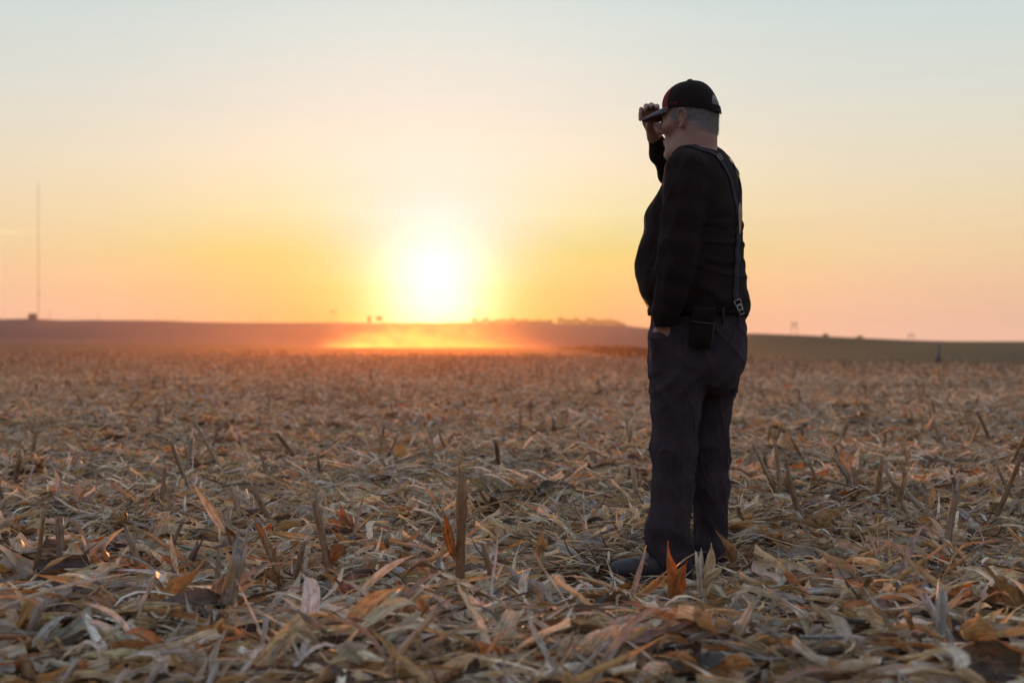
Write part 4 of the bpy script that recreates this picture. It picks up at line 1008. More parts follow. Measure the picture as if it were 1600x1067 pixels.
M_black = plain('black_leather', (0.008, 0.005, 0.0042), .85, nscale=50, bump=.4, bscale=600)
M_shoe = plain('worn_black_shoe_leather', (0.016, 0.011, 0.011), .6, nscale=25, bump=.4, bscale=300)
M_sole = plain('rubber_sole', (0.03, 0.028, 0.026), .85)
M_metal = plain('nickel', (0.26, 0.25, 0.24), .45, 1.0)

# ---- shirt
S_ = Field(np.arange(P(985, 0)[0], P(1182, 0)[0], .004), np.arange(MY - .30, MY + .42, .0042), np.arange(P(0, 515)[2], P(0, 205, .4)[2] + .06, .004), 0.02)
z_, cx_, cyy_, a_, b_ = rings(TOR); S_.loft(z_, cx_, cyy_, a_, b_, FA, 0.02, p=2.15)
SA = [P(1071, 267, -.135), P(1068, 300, -.165), P(1066, 340, -.185), P(1060, 385, -.200), P(1054, 425, -.205), P(1047, 462, -.200), P(1040, 488, -.190), P(1036, 508, -.182)]
S_.chain(SA, [.079, .075, .072, .067, .062, .057, .048, .036], .025)
SR = [P(1120, 274, .13), P(1104, 285, .24), P(1066, 301, .31), P(1050, 272, .265), P(1034, 241, .215), P(1025, 219, .178)]
S_.chain(SR, [.070, .062, .056, .050, .048, .035], .025)
S_.cone(P(1072, 256, -.06), P(1110, 250, .03), .052, .052, .04)
S_.chain([P(1054, 244, .03), P(1066, 236, -.05), P(1090, 230, -.066), P(1113, 232, -.02), P(1117, 233, .03)], [.010, .010, .010, .010, .010], .015)   # neckband
V, q = S_.mesh(1); q = outward(V, q); N = vnormals(V, q)
zz_ = V[:, 2]; rel = (V - P(1082, 400)) ; u_ = rel @ FA; v_ = rel @ LE
arm = np.clip((v_ - .16) / .05, 0, 1)
d = 0.010 * noise3(V, (9, 9, 5), 51) + 0.006 * noise3(V, (26, 26, 11), 53)
diag = np.sin((zz_ * 34 + u_ * 26 + 3 * noise3(V, (7, 7, 7), 57)) * 1.0)
d += 0.0045 * diag * (1 - arm) * np.clip(vnoise(u_ * 7, zz_ * 7, 59) * 2 - .6, 0, 1)
d += 0.0032 * np.clip(np.sin(zz_ * 48 + u_ * 55 + 9 * noise3(V, (9, 9, 6), 61)) - .2, 0, 1) * arm * np.clip(1 - abs(zz_ - P(0, 425)[2]) / .12, 0, 1)
d += 0.004 * np.sin(u_ * 75 + zz_ * 9 + 5 * noise3(V, (5, 5, 3), 63)) * arm * np.clip(vnoise(u_ * 8, zz_ * 4, 64) * 1.6 - .3, 0, 1)
d += 0.004 * np.sin(zz_ * 60 + u_ * 30 + 9 * noise3(V, (8, 8, 5), 67)) * np.clip(1 - abs(zz_ - P(0, 470)[2]) / .06, 0, 1) * (1 - arm)
rear = np.clip(-u_ / .12, 0, 1) * (1 - arm)
d += 0.0085 * np.clip(np.sin(zz_ * 62 + 9 * noise3(V, (8, 8, 6), 71)) - .45, 0, 1) * rear * np.clip((P(0, 310)[2] - zz_) / .05, 0, 1)
ra_ = np.clip((V[:, 1] - (MY + .13)) / .06, 0, 1)
d += 0.0035 * np.sin(zz_ * 70 + u_ * 60 + 9 * noise3(V, (9, 9, 6), 73)) * ra_
def crease(u1, u2, f1, f2, seed, pw=5):
    w1 = 1.6 * (vnoise(u1 * f1 * .5, u2 * f2 * .5, seed + 7) - .5)
    return (1 - np.abs(2 * vnoise(u1 * f1 + w1, u2 * f2 + w1, seed) - 1)) ** pw
front = np.clip((.13 - u_) / .08, .25, 1)
d += 0.0055 * front * crease(u_ + .5 * zz_, zz_ * .4 - u_ * .3, 14, 6, 401, 5) - .0012
d += 0.0065 * front * crease(u_ * .5 + zz_, zz_ - u_ * .6, 6, 13, 411, 6) * np.clip(1 - arm + np.clip(1 - abs(zz_ - P(0, 410)[2]) / .1, 0, 1), 0, 1) - .001
fade = np.clip((P(0, 236)[2] - zz_) / .03, .15, 1)
V = V + N * (d * fade - .0045)[:, None]
shirt = wear('shirt', V, q, None, M_shirt)
bvS = BVHTree.FromPolygons([tuple(v) for v in V], [tuple(int(i) for i in f) for f in q])

# ---- trousers
T_F = Field(np.arange(P(996, 0)[0], P(1180, 0)[0], .0042), np.arange(MY - .27, MY + .27, .0045), np.arange(0.0, P(0, 470)[2], .0045), 0.02)
z_, cx_, cyy_, a_, b_ = rings(PEL); T_F.loft(z_, cx_, cyy_, a_, b_, FA, 0.03, p=2.2)
for T_, dep in ((NLEG, -.085), (FLEG, .085)):
    p_, r_ = legpts(T_, dep); T_F.chain(p_, [q_ - .007 for q_ in r_], .022)
T_F.cone(P(1034, 530, -.135), P(1040, 572, -.12), .050, .046, .035)      # hand in the pocket pushes the cloth out
T_F.cone(P(1126, 540, -.06), P(1121, 580, -.06), .070, .075, .05)          # seat
T_F.cone(P(1138, 545, .05), P(1128, 588, .06), .052, .066, .05)
V, q = T_F.mesh(1); q = outward(V, q); N = vnormals(V, q); zz_ = V[:, 2]
near = np.clip((MY - V[:, 1]) / .1 + .5, 0, 1)
lx_ = np.where(V[:, 1] < MY, np.interp(-zz_, [-P(0, y_)[2] for y_, _, _ in NLEG], [P(x_, 0)[0] for _, x_, _ in NLEG]), np.interp(-zz_, [-P(0, y_)[2] for y_, _, _ in FLEG], [P(x_, 0)[0] for _, x_, _ in FLEG]))
th = np.arctan2(V[:, 1] - MY + np.where(V[:, 1] < MY, .085, -.085), V[:, 0] - lx_)
d = 0.009 * noise3(V, (10, 10, 3.5), 81) + 0.004 * noise3(V, (30, 30, 9), 83)
knee = np.clip(1 - abs(zz_ - .50) / .16, 0, 1); hem = np.clip(1 - zz_ / .24, 0, 1); seat = np.clip(1 - abs(zz_ - .74) / .14, 0, 1)
d += 0.0055 * np.clip(np.sin(zz_ * 60 + th * 3.2 + 12 * noise3(V, (9, 9, 5), 87)), -.2, 1) * knee * np.clip(np.cos(th - 1.2) + .3, 0, 1)
d += 0.012 * np.sin(zz_ * 52 + th * 2.2 + 11 * noise3(V, (9, 9, 6), 89)) * hem
def crease(u1, u2, f1, f2, seed, pw=5):
    w1 = 1.6 * (vnoise(u1 * f1 * .5, u2 * f2 * .5, seed + 7) - .5)
    return (1 - np.abs(2 * vnoise(u1 * f1 + w1, u2 * f2 + w1, seed) - 1)) ** pw
d += 0.0075 * crease(th, zz_ + .18 * np.cos(th + 1), 1.1, 7.5, 301) * np.clip(.35 + knee + hem + seat, 0, 1) - .002
d += 0.0060 * crease(th + zz_ * 5, zz_ - .12 * np.cos(th), 1.6, 4.5, 311, 6) - .0015
d += 0.0040 * crease(th * 1.5, zz_, 2.5, 18, 321, 4) * np.clip(hem * 1.4 + knee * .6, 0, 1)
d += 0.0060 * np.clip(np.sin(zz_ * 50 - V[:, 0] * 55 + 9 * noise3(V, (8, 8, 5), 91)), -.3, 1) * seat
d += 0.0022 * np.exp(-((th + 1.60) / .05) ** 2) * (zz_ < .93) - 0.0022 * np.exp(-((th + 1.50) / .04) ** 2) * (zz_ < .93)   # side seam
V = V + N * (d * np.clip(zz_ / .02, .2, 1) - .004)[:, None]
V[:, 2] = np.maximum(V[:, 2], 0.004)
wearc = np.full((len(V), 3), 1.0)
trou = wear('trousers', V, q, None, M_trou)
bvT = BVHTree.FromPolygons([tuple(v) for v in V], [tuple(int(i) for i in f) for f in q])
EYEP = np.array([0, 0, EYE])
def ray(bv, x, y, org=None, dr=None):
    o = EYEP if org is None else org; dd = P(x, y) - o if dr is None else dr; dd = dd / np.linalg.norm(dd)
    r_ = bv.ray_cast(mathutils.Vector(tuple(o)), mathutils.Vector(tuple(dd)))
    if r_[0] is None and dr is None and x > 1100 and org is None: return ray(bv, x - 1.0, y)      # slip inwards from the outline
    return (None, None) if r_[0] is None else (np.array(r_[0]), np.array(r_[1]))
def ribbon(bv, pts, nrm, wd, th_=.0022, off=.0022, nw=4):
    """strap lying on a surface: centre points and normals -> closed band"""
    p = np.array(pts); k = len(p); t = np.linspace(0, k - 1, 4 * (k - 1) + 1)
    p = np.stack([np.interp(t, np.arange(k), p[:, i]) for i in range(3)], -1); nn = np.stack([np.interp(t, np.arange(k), np.array(nrm)[:, i]) for i in range(3)], -1)
    for _ in range(2): p[1:-1] = (p[:-2] + 2 * p[1:-1] + p[2:]) / 4; nn[1:-1] = (nn[:-2] + 2 * nn[1:-1] + nn[2:]) / 4
    T_ = np.gradient(p, axis=0); T_ /= np.linalg.norm(T_, axis=1)[:, None]
    V = []; m1 = nw + 1
    for i in range(len(p)):
        n0 = nn[i] / np.linalg.norm(nn[i]); s_ = np.cross(n0, T_[i]); s_ /= np.linalg.norm(s_); row = []
        for j in range(m1):
            c_ = p[i] + s_ * wd * (j / nw - .5); r_ = bv.find_nearest(mathutils.Vector(tuple(c_ + n0 * .01)))
            h_ = np.array(r_[0]); n1 = np.array(r_[1]); n1 = n1 if n1 @ n0 > 0 else -n1; row.append((h_, 0.5 * n1 + 0.5 * n0))
        V += [h_ + n_ * off for h_, n_ in row] + [h_ + n_ * (off + th_) for h_, n_ in row]
    V = np.array(V); w2 = 2 * m1; Q = []
    for i in range(len(p) - 1):
        o_ = i * w2
        for j in range(nw):
            Q.append((o_ + m1 + j, o_ + m1 + j + 1, o_ + w2 + m1 + j + 1, o_ + w2 + m1 + j)); Q.append((o_ + j + 1, o_ + j, o_ + w2 + j, o_ + w2 + j + 1))
        Q.append((o_, o_ + m1, o_ + w2 + m1, o_ + w2)); Q.append((o_ + nw + m1, o_ + nw, o_ + w2 + nw, o_ + w2 + nw + m1))
    return V, Q
def px_strap(bv, pl):
    a = [ray(bv, *q_) for q_ in pl]; return [x for x, _ in a if x is not None], [y for x, y in a if x is not None]
sus = link('suspenders', None, man); sus.empty_display_size = .05
def over(back, s_):
    bp, bn_ = px_strap(bvS, back)
    fp = []; fn_ = []
    for y_ in np.linspace(486, 268, 12):
        c0 = P(1082, y_) + LE * ((.050 if s_ > 0 else -.09) + s_ * .015 * (y_ - 246) / 240) + FA * .6
        h_, n0 = ray(bvS, 0, 0, c0, -FA)
        if h_ is not None: fp.append(h_); fn_.append(n0)
    a0, b0 = fp[-1], bp[0]; mp_ = []; mn = []
    for t_ in (.25, .5, .75):
        o_ = a0 * (1 - t_) + b0 * t_; h_, n0 = ray(bvS, 0, 0, np.array([o_[0], o_[1], 1.72]), np.array([0, 0, -1.0]))
        if h_ is not None: mp_.append(h_); mn.append(n0)
    return fp + mp_ + bp, fn_ + mn + bn_
p_, n_ = over([(1098, 236), (1106, 237.5), (1113, 240.5), (1118.5, 243.5), (1124, 250), (1129.4, 258), (1135.5, 268.7), (1141.6, 283.3), (1145.3, 299), (1148.3, 312.6), (1150.5, 326), (1151.5, 345)], 1)
V, Q = ribbon(bvS, p_, n_, .023); wear('strap', V, Q, None, M_strap, None, sus)
p_, n_ = over([(1148, 262), (1151, 265), (1154, 268), (1156.5, 283), (1157, 299), (1156.5, 315), (1154.5, 330), (1153, 345)], -1)
V, Q = ribbon(bvS, p_, n_, .023, off=.003); wear('strap', V, Q, None, M_strap, None, sus)
pl = [(1151.5, 352), (1151, 370), (1150, 390), (1149.5, 413), (1149, 432), (1148.5, 450), (1149, 468)]
p_, n_ = px_strap(bvS, pl); V, Q = ribbon(bvS, p_, n_, .026, off=.004); wear('strap', V, Q, None, M_strap, None, sus)
# leather join patch: long lozenge
p_, n_ = px_strap(bvS, [(1152.5, 319), (1153, 330), (1153, 342), (1152.6, 354), (1152, 366)])
V, Q = ribbon(bvS, p_, n_, 1.0, th_=.0035, off=.007)
def lozenge(p, n, half, w0, off=.008):
    p = np.array(p); n = np.array(n); k = len(p); V = []; Q = []
    prof = np.interp(np.linspace(0, 1, k), [0, .22, .75, 1], [.12, 1, .8, .1])
    T_ = np.gradient(p, axis=0)
    for i in range(k):
        s_ = np.cross(n[i], T_[i]); s_ /= np.linalg.norm(s_)
        for o_ in (off, off + .003):
            for e in (-1, 1): V.append(p[i] + n[i] * o_ + s_ * e * w0 * prof[i])
    for i in range(k - 1):
        o_ = 4 * i; Q += [(o_ + 2, o_ + 3, o_ + 7, o_ + 6), (o_ + 1, o_, o_ + 4, o_ + 5), (o_, o_ + 2, o_ + 6, o_ + 4), (o_ + 3, o_ + 1, o_ + 5, o_ + 7)]
    Q += [(0, 1, 3, 2), (4 * k - 4, 4 * k - 2, 4 * k - 1, 4 * k - 3)]
    return V, Q
V, Q = lozenge(p_, n_, 0, .016); wear('leather_patch', V, Q, None, M_leather, None, sus, False)
# adjuster buckles and the waist clip
def frame_ring(c, t, n, w_, h_, r_=.0016, parent=None, name='buckle', bars=()):
    t = t / np.linalg.norm(t); n = n / np.linalg.norm(n); s_ = np.cross(n, t); s_ /= np.linalg.norm(s_)
    k_ = MB(); cs = [c + s_ * a_ * w_ / 2 + t * b2 * h_ / 2 for a_, b2 in ((-1, -1), (1, -1), (1, 1), (-1, 1), (-1, -1))]
    for i in range(4): k_.tube([cs[i], cs[i + 1]], r_, 6)
    for f_ in bars: k_.tube([c - s_ * w_ / 2 + t * f_ * h_ / 2, c + s_ * w_ / 2 + t * f_ * h_ / 2], r_, 6)
    V = np.concatenate(k_.V); return link(name, mesh_np(name, V - ORG, np.concatenate(k_.Q), np.concatenate(k_.T), M_metal), parent)
h0, n0 = ray(bvS, 1122.5, 247); h1, _ = ray(bvS, 1125, 251.5); frame_ring(h0 + n0 * .007, h1 - h0, n0, .028, .019, .0014, sus, bars=(0,))
h0, n0 = ray(bvS, 1153.5, 269); h1, _ = ray(bvS, 1155, 274); frame_ring(h0 + n0 * .007, h1 - h0, n0, .028, .019, .0014, sus, bars=(0,))
h0, n0 = ray(bvS, 1150, 472); tdir = P(1158, 490) - P(1149, 466)
cc_ = h0 + n0 * .010
frame_ring(cc_, tdir, n0, .030, .020, .0022, sus, 'clip'); frame_ring(cc_ + tdir * .42, tdir, n0, .022, .036, .0024, sus, 'clip', (.1,))
# belt
bel = []
for y_, xl, xr, b3 in ((483, 1014.5, 1164.5, .183), (493, 1015.5, 1166.5, .185)):
    z, cx2, cy2, a2, b2 = ring(y_, xl, xr, b3); row = []
    for k in range(72):
        an = k / 72 * 2 * np.pi; e = 2 / 2.2; cu, su = math.cos(an), math.sin(an)
        row.append(np.array([cx2, cy2, z]) + FA * (a2 + .004) * np.sign(cu) * abs(cu) ** e + LE * (b2 + .004) * np.sign(su) * abs(su) ** e)
    bel.append(np.array(row))
V = np.concatenate([bel[0], bel[1], bel[0] + (bel[0].mean(0) - bel[0]) * .03, bel[1] + (bel[1].mean(0) - bel[1]) * .03]); Q = []
for k in range(72):
    k2 = (k + 1) % 72; Q += [(k, 72 + k, 72 + k2, k2), (k, k2, 144 + k2, 144 + k), (72 + k2, 72 + k, 216 + k, 216 + k2)]
belt = wear('belt', V, Q, None, M_black)
# belt loops
for x_ in (1062, 1128, 1152):
    h0, n0 = ray(bvT, x_, 500); hb, _ = ray(bvT, x_, 506)
    if h0 is None: continue
    k_ = MB(); k_.tube([hb + n0 * .002, h0 + n0 * .010, h0 + n0 * .010 + (0, 0, .05)], .0045, 6); link('belt_loop', mesh_np('belt_loop', np.concatenate(k_.V) - ORG, np.concatenate(k_.Q), np.concatenate(k_.T), M_trou), trou)
# pocket edge where the hand goes in, back pocket outline
pl = [(1016, 527), (1024, 529), (1034, 529), (1044, 527), (1049, 520), (1050, 508)]
p_, n_ = px_strap(bvT, pl)
if len(p_) > 3: V, Q = ribbon(bvT, p_, n_, .009, th_=.003, off=.0005); wear('pocket_edge', V, Q, None, M_trou)
pl = [(1119, 506), (1122, 530), (1130, 541), (1142, 536), (1148, 512)]
p_, n_ = px_strap(bvT, pl)
M_black.node_tree.nodes['Principled BSDF'].inputs['Specular IOR Level'].default_value = .15
if len(p_) > 3: V, Q = ribbon(bvT, p_, n_, .004, th_=.0015, off=.0003); wear('pocket_seam', V, Q, None, M_trou)

# ---- phone pouch on the belt: a rounded wallet shape with flap and piping
h0, n0 = ray(bvT, 1096, 512)
n0 = n0 * (1, 1, 0); n0 /= np.linalg.norm(n0); sx = np.cross(UPV, n0); sx /= np.linalg.norm(sx)
tl_ = R(-7); ux = sx * math.cos(tl_) + UPV * math.sin(tl_) * 1; uz = np.cross(n0, ux); uz = uz if uz[2] > 0 else -uz
ux = ux if ux[0] > 0 else -ux
PC = P(1096.5, 511, (h0[1] - MY)) ; PC = PC + n0 * 0.022
pouch = empty('phone_pouch', tuple(PC)); tag(pouch, 'black leather phone pouch with a flap, hanging from the man\'s belt', 'phone pouch')
def rbox(name, cx, cz, w_, h_, y0, y1, r_, mat, parent, bev=.003):
    """rounded slab in pouch axes (across, up, out)"""
    pts = []
    for qx, qz, a0 in ((1, 1, 0), (-1, 1, 90), (-1, -1, 180), (1, -1, 270)):
        for k in range(5):
            a = R(a0 + 22.5 * k); pts.append((cx + qx * (w_ / 2 - r_) + r_ * math.cos(a), cz + qz * (h_ / 2 - r_) + r_ * math.sin(a)))
    n1 = len(pts); L4 = [(y0, bev), (y0 + bev, 0), (y1 - bev, 0), (y1, bev)]; V = []
    for y_, ins in L4:
        for x_, z__ in pts:
            fx = (x_ - cx) * (1 - 2 * ins / w_) + cx; fz = (z__ - cz) * (1 - 2 * ins / h_) + cz; V.append(ux * fx + uz * fz + n0 * y_)
    Q = [(i * n1 + j, i * n1 + (j + 1) % n1, (i + 1) * n1 + (j + 1) % n1, (i + 1) * n1 + j) for i in range(3) for j in range(n1)]
    V += [ux * cx + uz * cz + n0 * y0, ux * cx + uz * cz + n0 * y1]; T_ = []
    for j in range(n1): T_ += [(4 * n1, (j + 1) % n1, j), (4 * n1 + 1, 3 * n1 + j, 3 * n1 + (j + 1) % n1)]
    return link(name, mesh_np(name, V, Q, T_, mat), parent)
rbox('pocket', 0, -.004, .080, .142, -.014, .014, .010, M_black, pouch)
rbox('flap', 0, .044, .084, .056, -.010, .0185, .010, M_black, pouch)
M_edge = plain('worn_leather_edge', (0.09, 0.07, 0.065), .5)
k_ = MB(); k_.tube([ux * -.040 + uz * .017 + n0 * .018, ux * -.02 + uz * .0155 + n0 * .0195, ux * .02 + uz * .0155 + n0 * .0195, ux * .040 + uz * .017 + n0 * .018], .0012, 6); link('flap_edge', k_.mesh('flap_edge', M_edge), pouch)
k_ = MB(); k_.tube([ux * -.039 + uz * .070 + n0 * .012, ux * .039 + uz * .0715 + n0 * .012], .0012, 6); link('top_piping', k_.mesh('top_piping', M_edge), pouch)
k_ = MB(); k_.tube([ux * .0405 + uz * .066 + n0 * .004, ux * .0405 + uz * -.064 + n0 * .004, ux * .030 + uz * -.0755 + n0 * .004, ux * -.030 + uz * -.0755 + n0 * .004], .0012, 6); link('side_piping', k_.mesh('side_piping', M_edge), pouch)
rbox('belt_clip', 0, .052, .026, .050, -.030, -.013, .006, M_black, pouch)

# ---- shoes
for xh, xt, dep in ((1066, 951, -.085), (1122, 1012, .085)):
    dd = np.array([-1, 0.10 if dep < 0 else 0.25, 0]); dd /= np.linalg.norm(dd); hl = P(xh, 905, dep) * (1, 1, 0); L_ = (xh - xt) * PX_M
    Sf = Field(np.arange(hl[0] - L_ - .05, hl[0] + .06, .0035), np.arange(hl[1] - .09, hl[1] + .14, .0035), np.arange(-.01, .17, .0035), .012)
    G_ = lambda t_, z__, s_=0: hl + dd * L_ * t_ + np.array([dd[1], -dd[0], 0]) * s_ + (0, 0, z__)
    Sf.chain([G_(.02, .060), G_(.03, .11)], [.040, .040], .02); Sf.chain([G_(.0, .042), G_(.35, .05), G_(.62, .044), G_(.85, .040)], [.038, .040, .043, .037], .02)
    Sf.cone(G_(.2, .075), G_(.55, .055), .040, .034, .02)
    Sf.D[:, :, :] = np.maximum(Sf.D, (0.016 - Sf.ax[2])[None, None, :].astype(np.float32))
    V, q = Sf.mesh(1); q = outward(V, q); V[:, 2] += .002
    sh = wear('shoe', V, q, None, M_shoe)
    k_ = [(t_, w_) for t_, w_ in ((-.13, .022), (-.06, .036), (.1, .040), (.35, .036), (.6, .046), (.8, .044), (.93, .028), (.98, .012))]
    up_ = [G_(t_, .004, w_) for t_, w_ in k_] + [G_(t_, .004, -w_) for t_, w_ in reversed(k_)]; n1 = len(up_)
    V = np.array(up_ + [u + np.array([0, 0, .020]) for u in up_] + [np.mean(up_, 0), np.mean(up_, 0) + (0, 0, .020)])
    Q = [(j, (j + 1) % n1, n1 + (j + 1) % n1, n1 + j) for j in range(n1)]; T_ = []
    for j in range(n1): T_ += [(2 * n1, (j + 1) % n1, j), (2 * n1 + 1, n1 + j, n1 + (j + 1) % n1)]
    link('sole', mesh_np('sole', V - ORG, Q, T_, M_sole, False), sh)
    for k in range(4):
        a = G_(.42 + .055 * k, .088 - .006 * k, .018); bq = G_(.42 + .055 * k, .088 - .006 * k, -.018); k_ = MB(); k_.tube([a, (a + bq) / 2 + (0, 0, .008), bq], .0022, 5)
        link('lace', mesh_np('lace', np.concatenate(k_.V) - ORG, np.concatenate(k_.Q), np.concatenate(k_.T), M_sole), sh)

# ---- hair: short grey fuzz round the back and sides
M_hair = plain('grey_hair', (0.21, 0.185, 0.185), .85, nscale=90, namp=.35)
rh = np.random.default_rng(3); HV = []; HT = []
bvB = BVHTree.FromPolygons([tuple(v + ORG) for v in np.array([vv.co for vv in man.data.vertices])], [tuple(p_.vertices) for p_ in man.data.polygons])
HV = []; n_h = 0
for k in range(30000):
    phi = rh.uniform(.45, 2 * np.pi - .45)            # angle from the face
    zc = rh.uniform(-.092, .035)
    side = abs(math.cos(phi / 2)) if False else abs(math.sin(phi))
    low = -.030 if phi < 1.5 or phi > 2 * np.pi - 1.5 else np.interp(min(phi, 2 * np.pi - phi), [1.5, 2.0, 3.14], [-.044, -.066, -.086])
    if zc < low + abs(rh.normal()) * .012 - .003: continue
    o_ = H(-.012, 0, zc); dr = HM @ np.array([math.cos(phi), math.sin(phi), 0.0]); r_ = bvB.ray_cast(mathutils.Vector(tuple(o_ + dr * .25)), mathutils.Vector(tuple(-dr)))
    if r_[0] is None: continue
    h_ = np.array(r_[0]); n0_ = np.array(r_[1]); lc = (h_ - HC) @ HM / HS
    if abs(lc[1]) > .0765 and -.025 < lc[0] < .026: continue
    if lc[0] > .048: continue
    tl2 = n0_ * rh.uniform(.15, .45) - HM[:, 2] * rh.uniform(.4, 1.0) - HM[:, 0] * rh.uniform(.0, .6) + rh.normal(size=3) * .15
    tl2 /= np.linalg.norm(tl2); L_ = rh.uniform(.004, .010); sd_ = np.cross(tl2, n0_); sd_ /= np.linalg.norm(sd_) + 1e-9
    HV += [h_ - sd_ * .00035, h_ + sd_ * .00035, h_ + tl2 * L_]; n_h += 1
hair = wear('hair', np.array(HV), None, np.arange(3 * n_h).reshape(-1, 3), M_hair, None, None, False)
# eyebrows
HV = []; n_h = 0
for s_ in (1, -1):
    for k in range(120):
        t_ = rh.random(); b0 = H(.092 - .016 * t_, s_ * (.014 + .036 * t_), .016 + .004 * math.sin(t_ * 3) + rh.normal() * .002); tl2 = HM @ np.array([.3, s_ * .8, .3 + rh.normal() * .3]); tl2 /= np.linalg.norm(tl2)
        HV += [b0, b0 + HM[:, 2] * .0007, b0 + tl2 * .008]; n_h += 1
wear('eyebrows', np.array(HV), None, np.arange(3 * n_h).reshape(-1, 3), M_hair, None, None, False)

# ---- cap: crown of six panels, peak, stripe, strap, button
def capP(phi, t, r_=1.0):
    """phi from the front, t = 0 at the lower edge to 1 at the top"""
    cz = .024 - .028 * math.sin(phi / 2) ** 4
    a = .0985; b3 = .0845; top = .109
    e = math.sin(t * math.pi / 2); w2 = math.cos(t * math.pi / 2) ** .82
    sq_ = 1 + .05 * math.cos(phi) * math.sin(math.pi * min(1, t * 1.2))
    x_ = -.004 + a * w2 * math.cos(phi) * r_ * sq_; y_ = b3 * w2 * math.sin(phi) * r_
    z__ = cz + (top - cz) * e * r_ - .004 * (1 - e)
    seam = abs(math.sin(3 * phi)); g_ = 1 - .012 * math.exp(-(seam / .12) ** 2) * (t < .97)
    return H(x_ * g_, y_ * g_, z__)
cap = empty('cap', (0, 0, 0), man)
NPH = 220; NT_ = 60
def cap_patch(name, f0, f1, t0, t1, nf, nt, mat, r0=1.0, r1=1.018, hole=None):
    V = []; Q = []
    for L2 in (r1, r0):
        for i in range(nt + 1):
            for j in range(nf + 1): V.append(capP(f0 + (f1 - f0) * j / nf, t0 + (t1 - t0) * i / nt, L2))
    m1 = nf + 1; o2 = (nt + 1) * m1; full = abs(f1 - f0) > 6.28
    keep = lambda i, j: not (hole and hole(f0 + (f1 - f0) * (j + .5) / nf, t0 + (t1 - t0) * (i + .5) / nt))
    for i in range(nt):
        for j in range(nf):
            if not keep(i, j): continue
            a_ = i * m1 + j; Q.append((a_, a_ + 1, a_ + m1 + 1, a_ + m1)); Q.append((o2 + a_ + 1, o2 + a_, o2 + a_ + m1, o2 + a_ + m1 + 1))
            for di, dj, e0, e1 in ((-1, 0, a_, a_ + 1), (1, 0, a_ + m1 + 1, a_ + m1), (0, -1, a_ + m1, a_), (0, 1, a_ + 1, a_ + m1 + 1)):
                i2, j2_ = i + di, j + dj
                if full: j2_ %= nf
                if not (0 <= i2 < nt and 0 <= j2_ < nf) or not keep(i2, j2_): Q.append((e1, e0, o2 + e0, o2 + e1))
    return link(name, mesh_np(name, np.array(V) - ORG, Q, None, mat), cap)
hole = lambda f, t: (((f - math.pi) / .46) ** 2 + (t / .36) ** 2) < 1
cap_patch('crown', 0, 2 * math.pi + 1e-6, 0, .999, NPH, NT_, M_cap, hole=hole)
M_redp = M_red
for s_ in (1, -1):   # red stripe down the front side of the crown
    f_a, f_b = (.60, .93)
    if s_ < 0: f_a, f_b = -f_a, -f_b
    V = []; Q = []; nt = 18
    for L2 in (1.0225, 1.016):
        for i in range(nt + 1):
            t_ = i / nt * .82; wq = 1 - .55 * (i / nt)
            for j in range(7): V.append(capP(f_a + (f_b - f_a) * (.5 + (j / 6 - .5) * wq) + s_ * .02, .0 + t_, L2))
    for i in range(nt):
        for j in range(6): a_ = i * 7 + j; Q.append((a_, a_ + 1, a_ + 8, a_ + 7) if s_ > 0 else (a_ + 1, a_, a_ + 7, a_ + 8))
    for e0, e1 in [(i * 7, i * 7 + 7) for i in range(nt)] + [(i * 7 + 6, i * 7 + 13) for i in range(nt)] + [(j, j + 1) for j in range(6)] + [(nt * 7 + j, nt * 7 + j + 1) for j in range(6)]: Q.append((e0, e1, e1 + (nt + 1) * 7, e0 + (nt + 1) * 7))
    link('red_stripe', mesh_np('red_stripe', np.array(V) - ORG, Q, None, M_red), cap)
# small red embroidered lettering above the ear (too small to read in the photograph)
k_ = MB(); f0 = 1.12
for i in range(6):
    fa_ = f0 + i * .048
    for a_, b2 in (((0, .05), (0, .105)), ((0, .105), (.035, .105)), ((.035, .05), (.035, .08)) if i % 2 else ((0, .05), (.035, .05))):
        k_.tube([capP(fa_ + a_[0], a_[1] * .8 + .01, 1.022), capP(fa_ + b2[0], b2[1] * .8 + .01, 1.022)], .0011, 4)
link('embroidery', mesh_np('embroidery', np.concatenate(k_.V) - ORG, np.concatenate(k_.Q), np.concatenate(k_.T), M_red), cap)
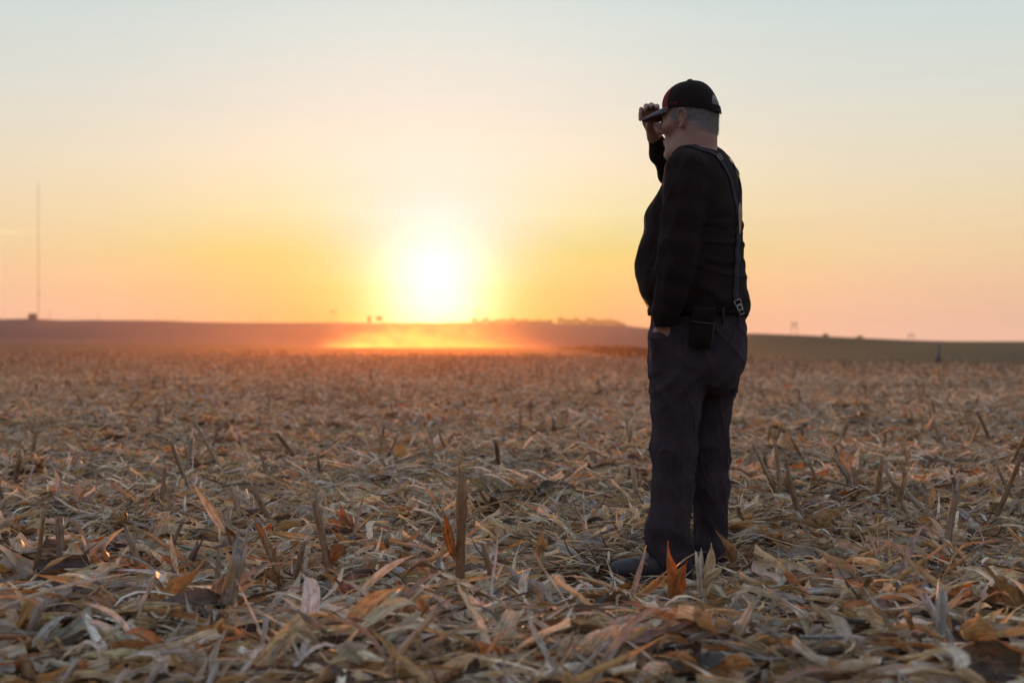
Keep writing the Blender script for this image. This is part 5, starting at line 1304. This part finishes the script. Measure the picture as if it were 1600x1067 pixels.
# closure strap across the opening, with its end tab
V = []; Q = []; ns_ = 22
for j in range(ns_ + 1):
    f_ = math.pi - .62 + 1.24 * j / ns_
    for t_, L2 in ((-.01, 1.045), (.115, 1.045), (.115, 1.02), (-.01, 1.02)): V.append(capP(f_, max(t_, 0), L2) + (HM[:, 2] * -.003 if t_ < 0 else 0))
for j in range(ns_):
    for i in range(4): Q.append((4 * j + i, 4 * j + (i + 1) % 4, 4 * j + 4 + (i + 1) % 4, 4 * j + 4 + i))
Q += [(0, 3, 2, 1), (4 * ns_, 4 * ns_ + 1, 4 * ns_ + 2, 4 * ns_ + 3)]
link('strap', mesh_np('cap_strap', np.array(V) - ORG, Q, None, M_cap, False), cap)
bt = H(-.004, 0, .1125); sph = Field(np.arange(bt[0] - .02, bt[0] + .02, .0012), np.arange(bt[1] - .02, bt[1] + .02, .0012), np.arange(bt[2] - .012, bt[2] + .012, .0012), .004)
sph.ell(bt, (.012, .012, .006), .0); V, q = sph.mesh(1); link('button', mesh_np('button', V - ORG, outward(V, q), None, M_cap), cap)
# peak: curved sheet with thickness
V = []; Q = []; nf, nr_ = 24, 10
for th2 in (0.0, -.0035):
    for i in range(nr_ + 1):
        t_ = i / nr_
        for j in range(nf + 1):
            f_ = -1.02 + 2.04 * j / nf
            base = np.array([-.004 + .0985 * math.cos(f_), .0845 * math.sin(f_), .024])
            y_ = base[1] * (1 - .10 * t_); reach = .080 * (1 - (abs(f_) / 1.05) ** 2.6) ** .6 if abs(f_) < 1.05 else 0
            x_ = base[0] + reach * t_
            z__ = .027 - .20 * max(0, x_ - .03) * t_ ** .8 - 2.9 * y_ * y_ * (0.25 + .75 * t_) + th2
            V.append(H(x_, y_, z__))
m1 = nf + 1; o2 = (nr_ + 1) * m1
for i in range(nr_):
    for j in range(nf): a_ = i * m1 + j; Q.append((a_ + 1, a_, a_ + m1, a_ + m1 + 1)); Q.append((o2 + a_, o2 + a_ + 1, o2 + a_ + m1 + 1, o2 + a_ + m1))
for j in range(nf): a_ = nr_ * m1 + j; Q.append((a_, a_ + 1, o2 + a_ + 1, o2 + a_))
for i in range(nr_): Q += [(i * m1, i * m1 + m1, o2 + i * m1 + m1, o2 + i * m1), (i * m1 + nf + m1, i * m1 + nf, o2 + i * m1 + nf, o2 + i * m1 + nf + m1)]
link('peak', mesh_np('peak', np.array(V) - ORG, Q, None, M_peak), cap)
print('script seconds', round(time.time() - T0, 1))
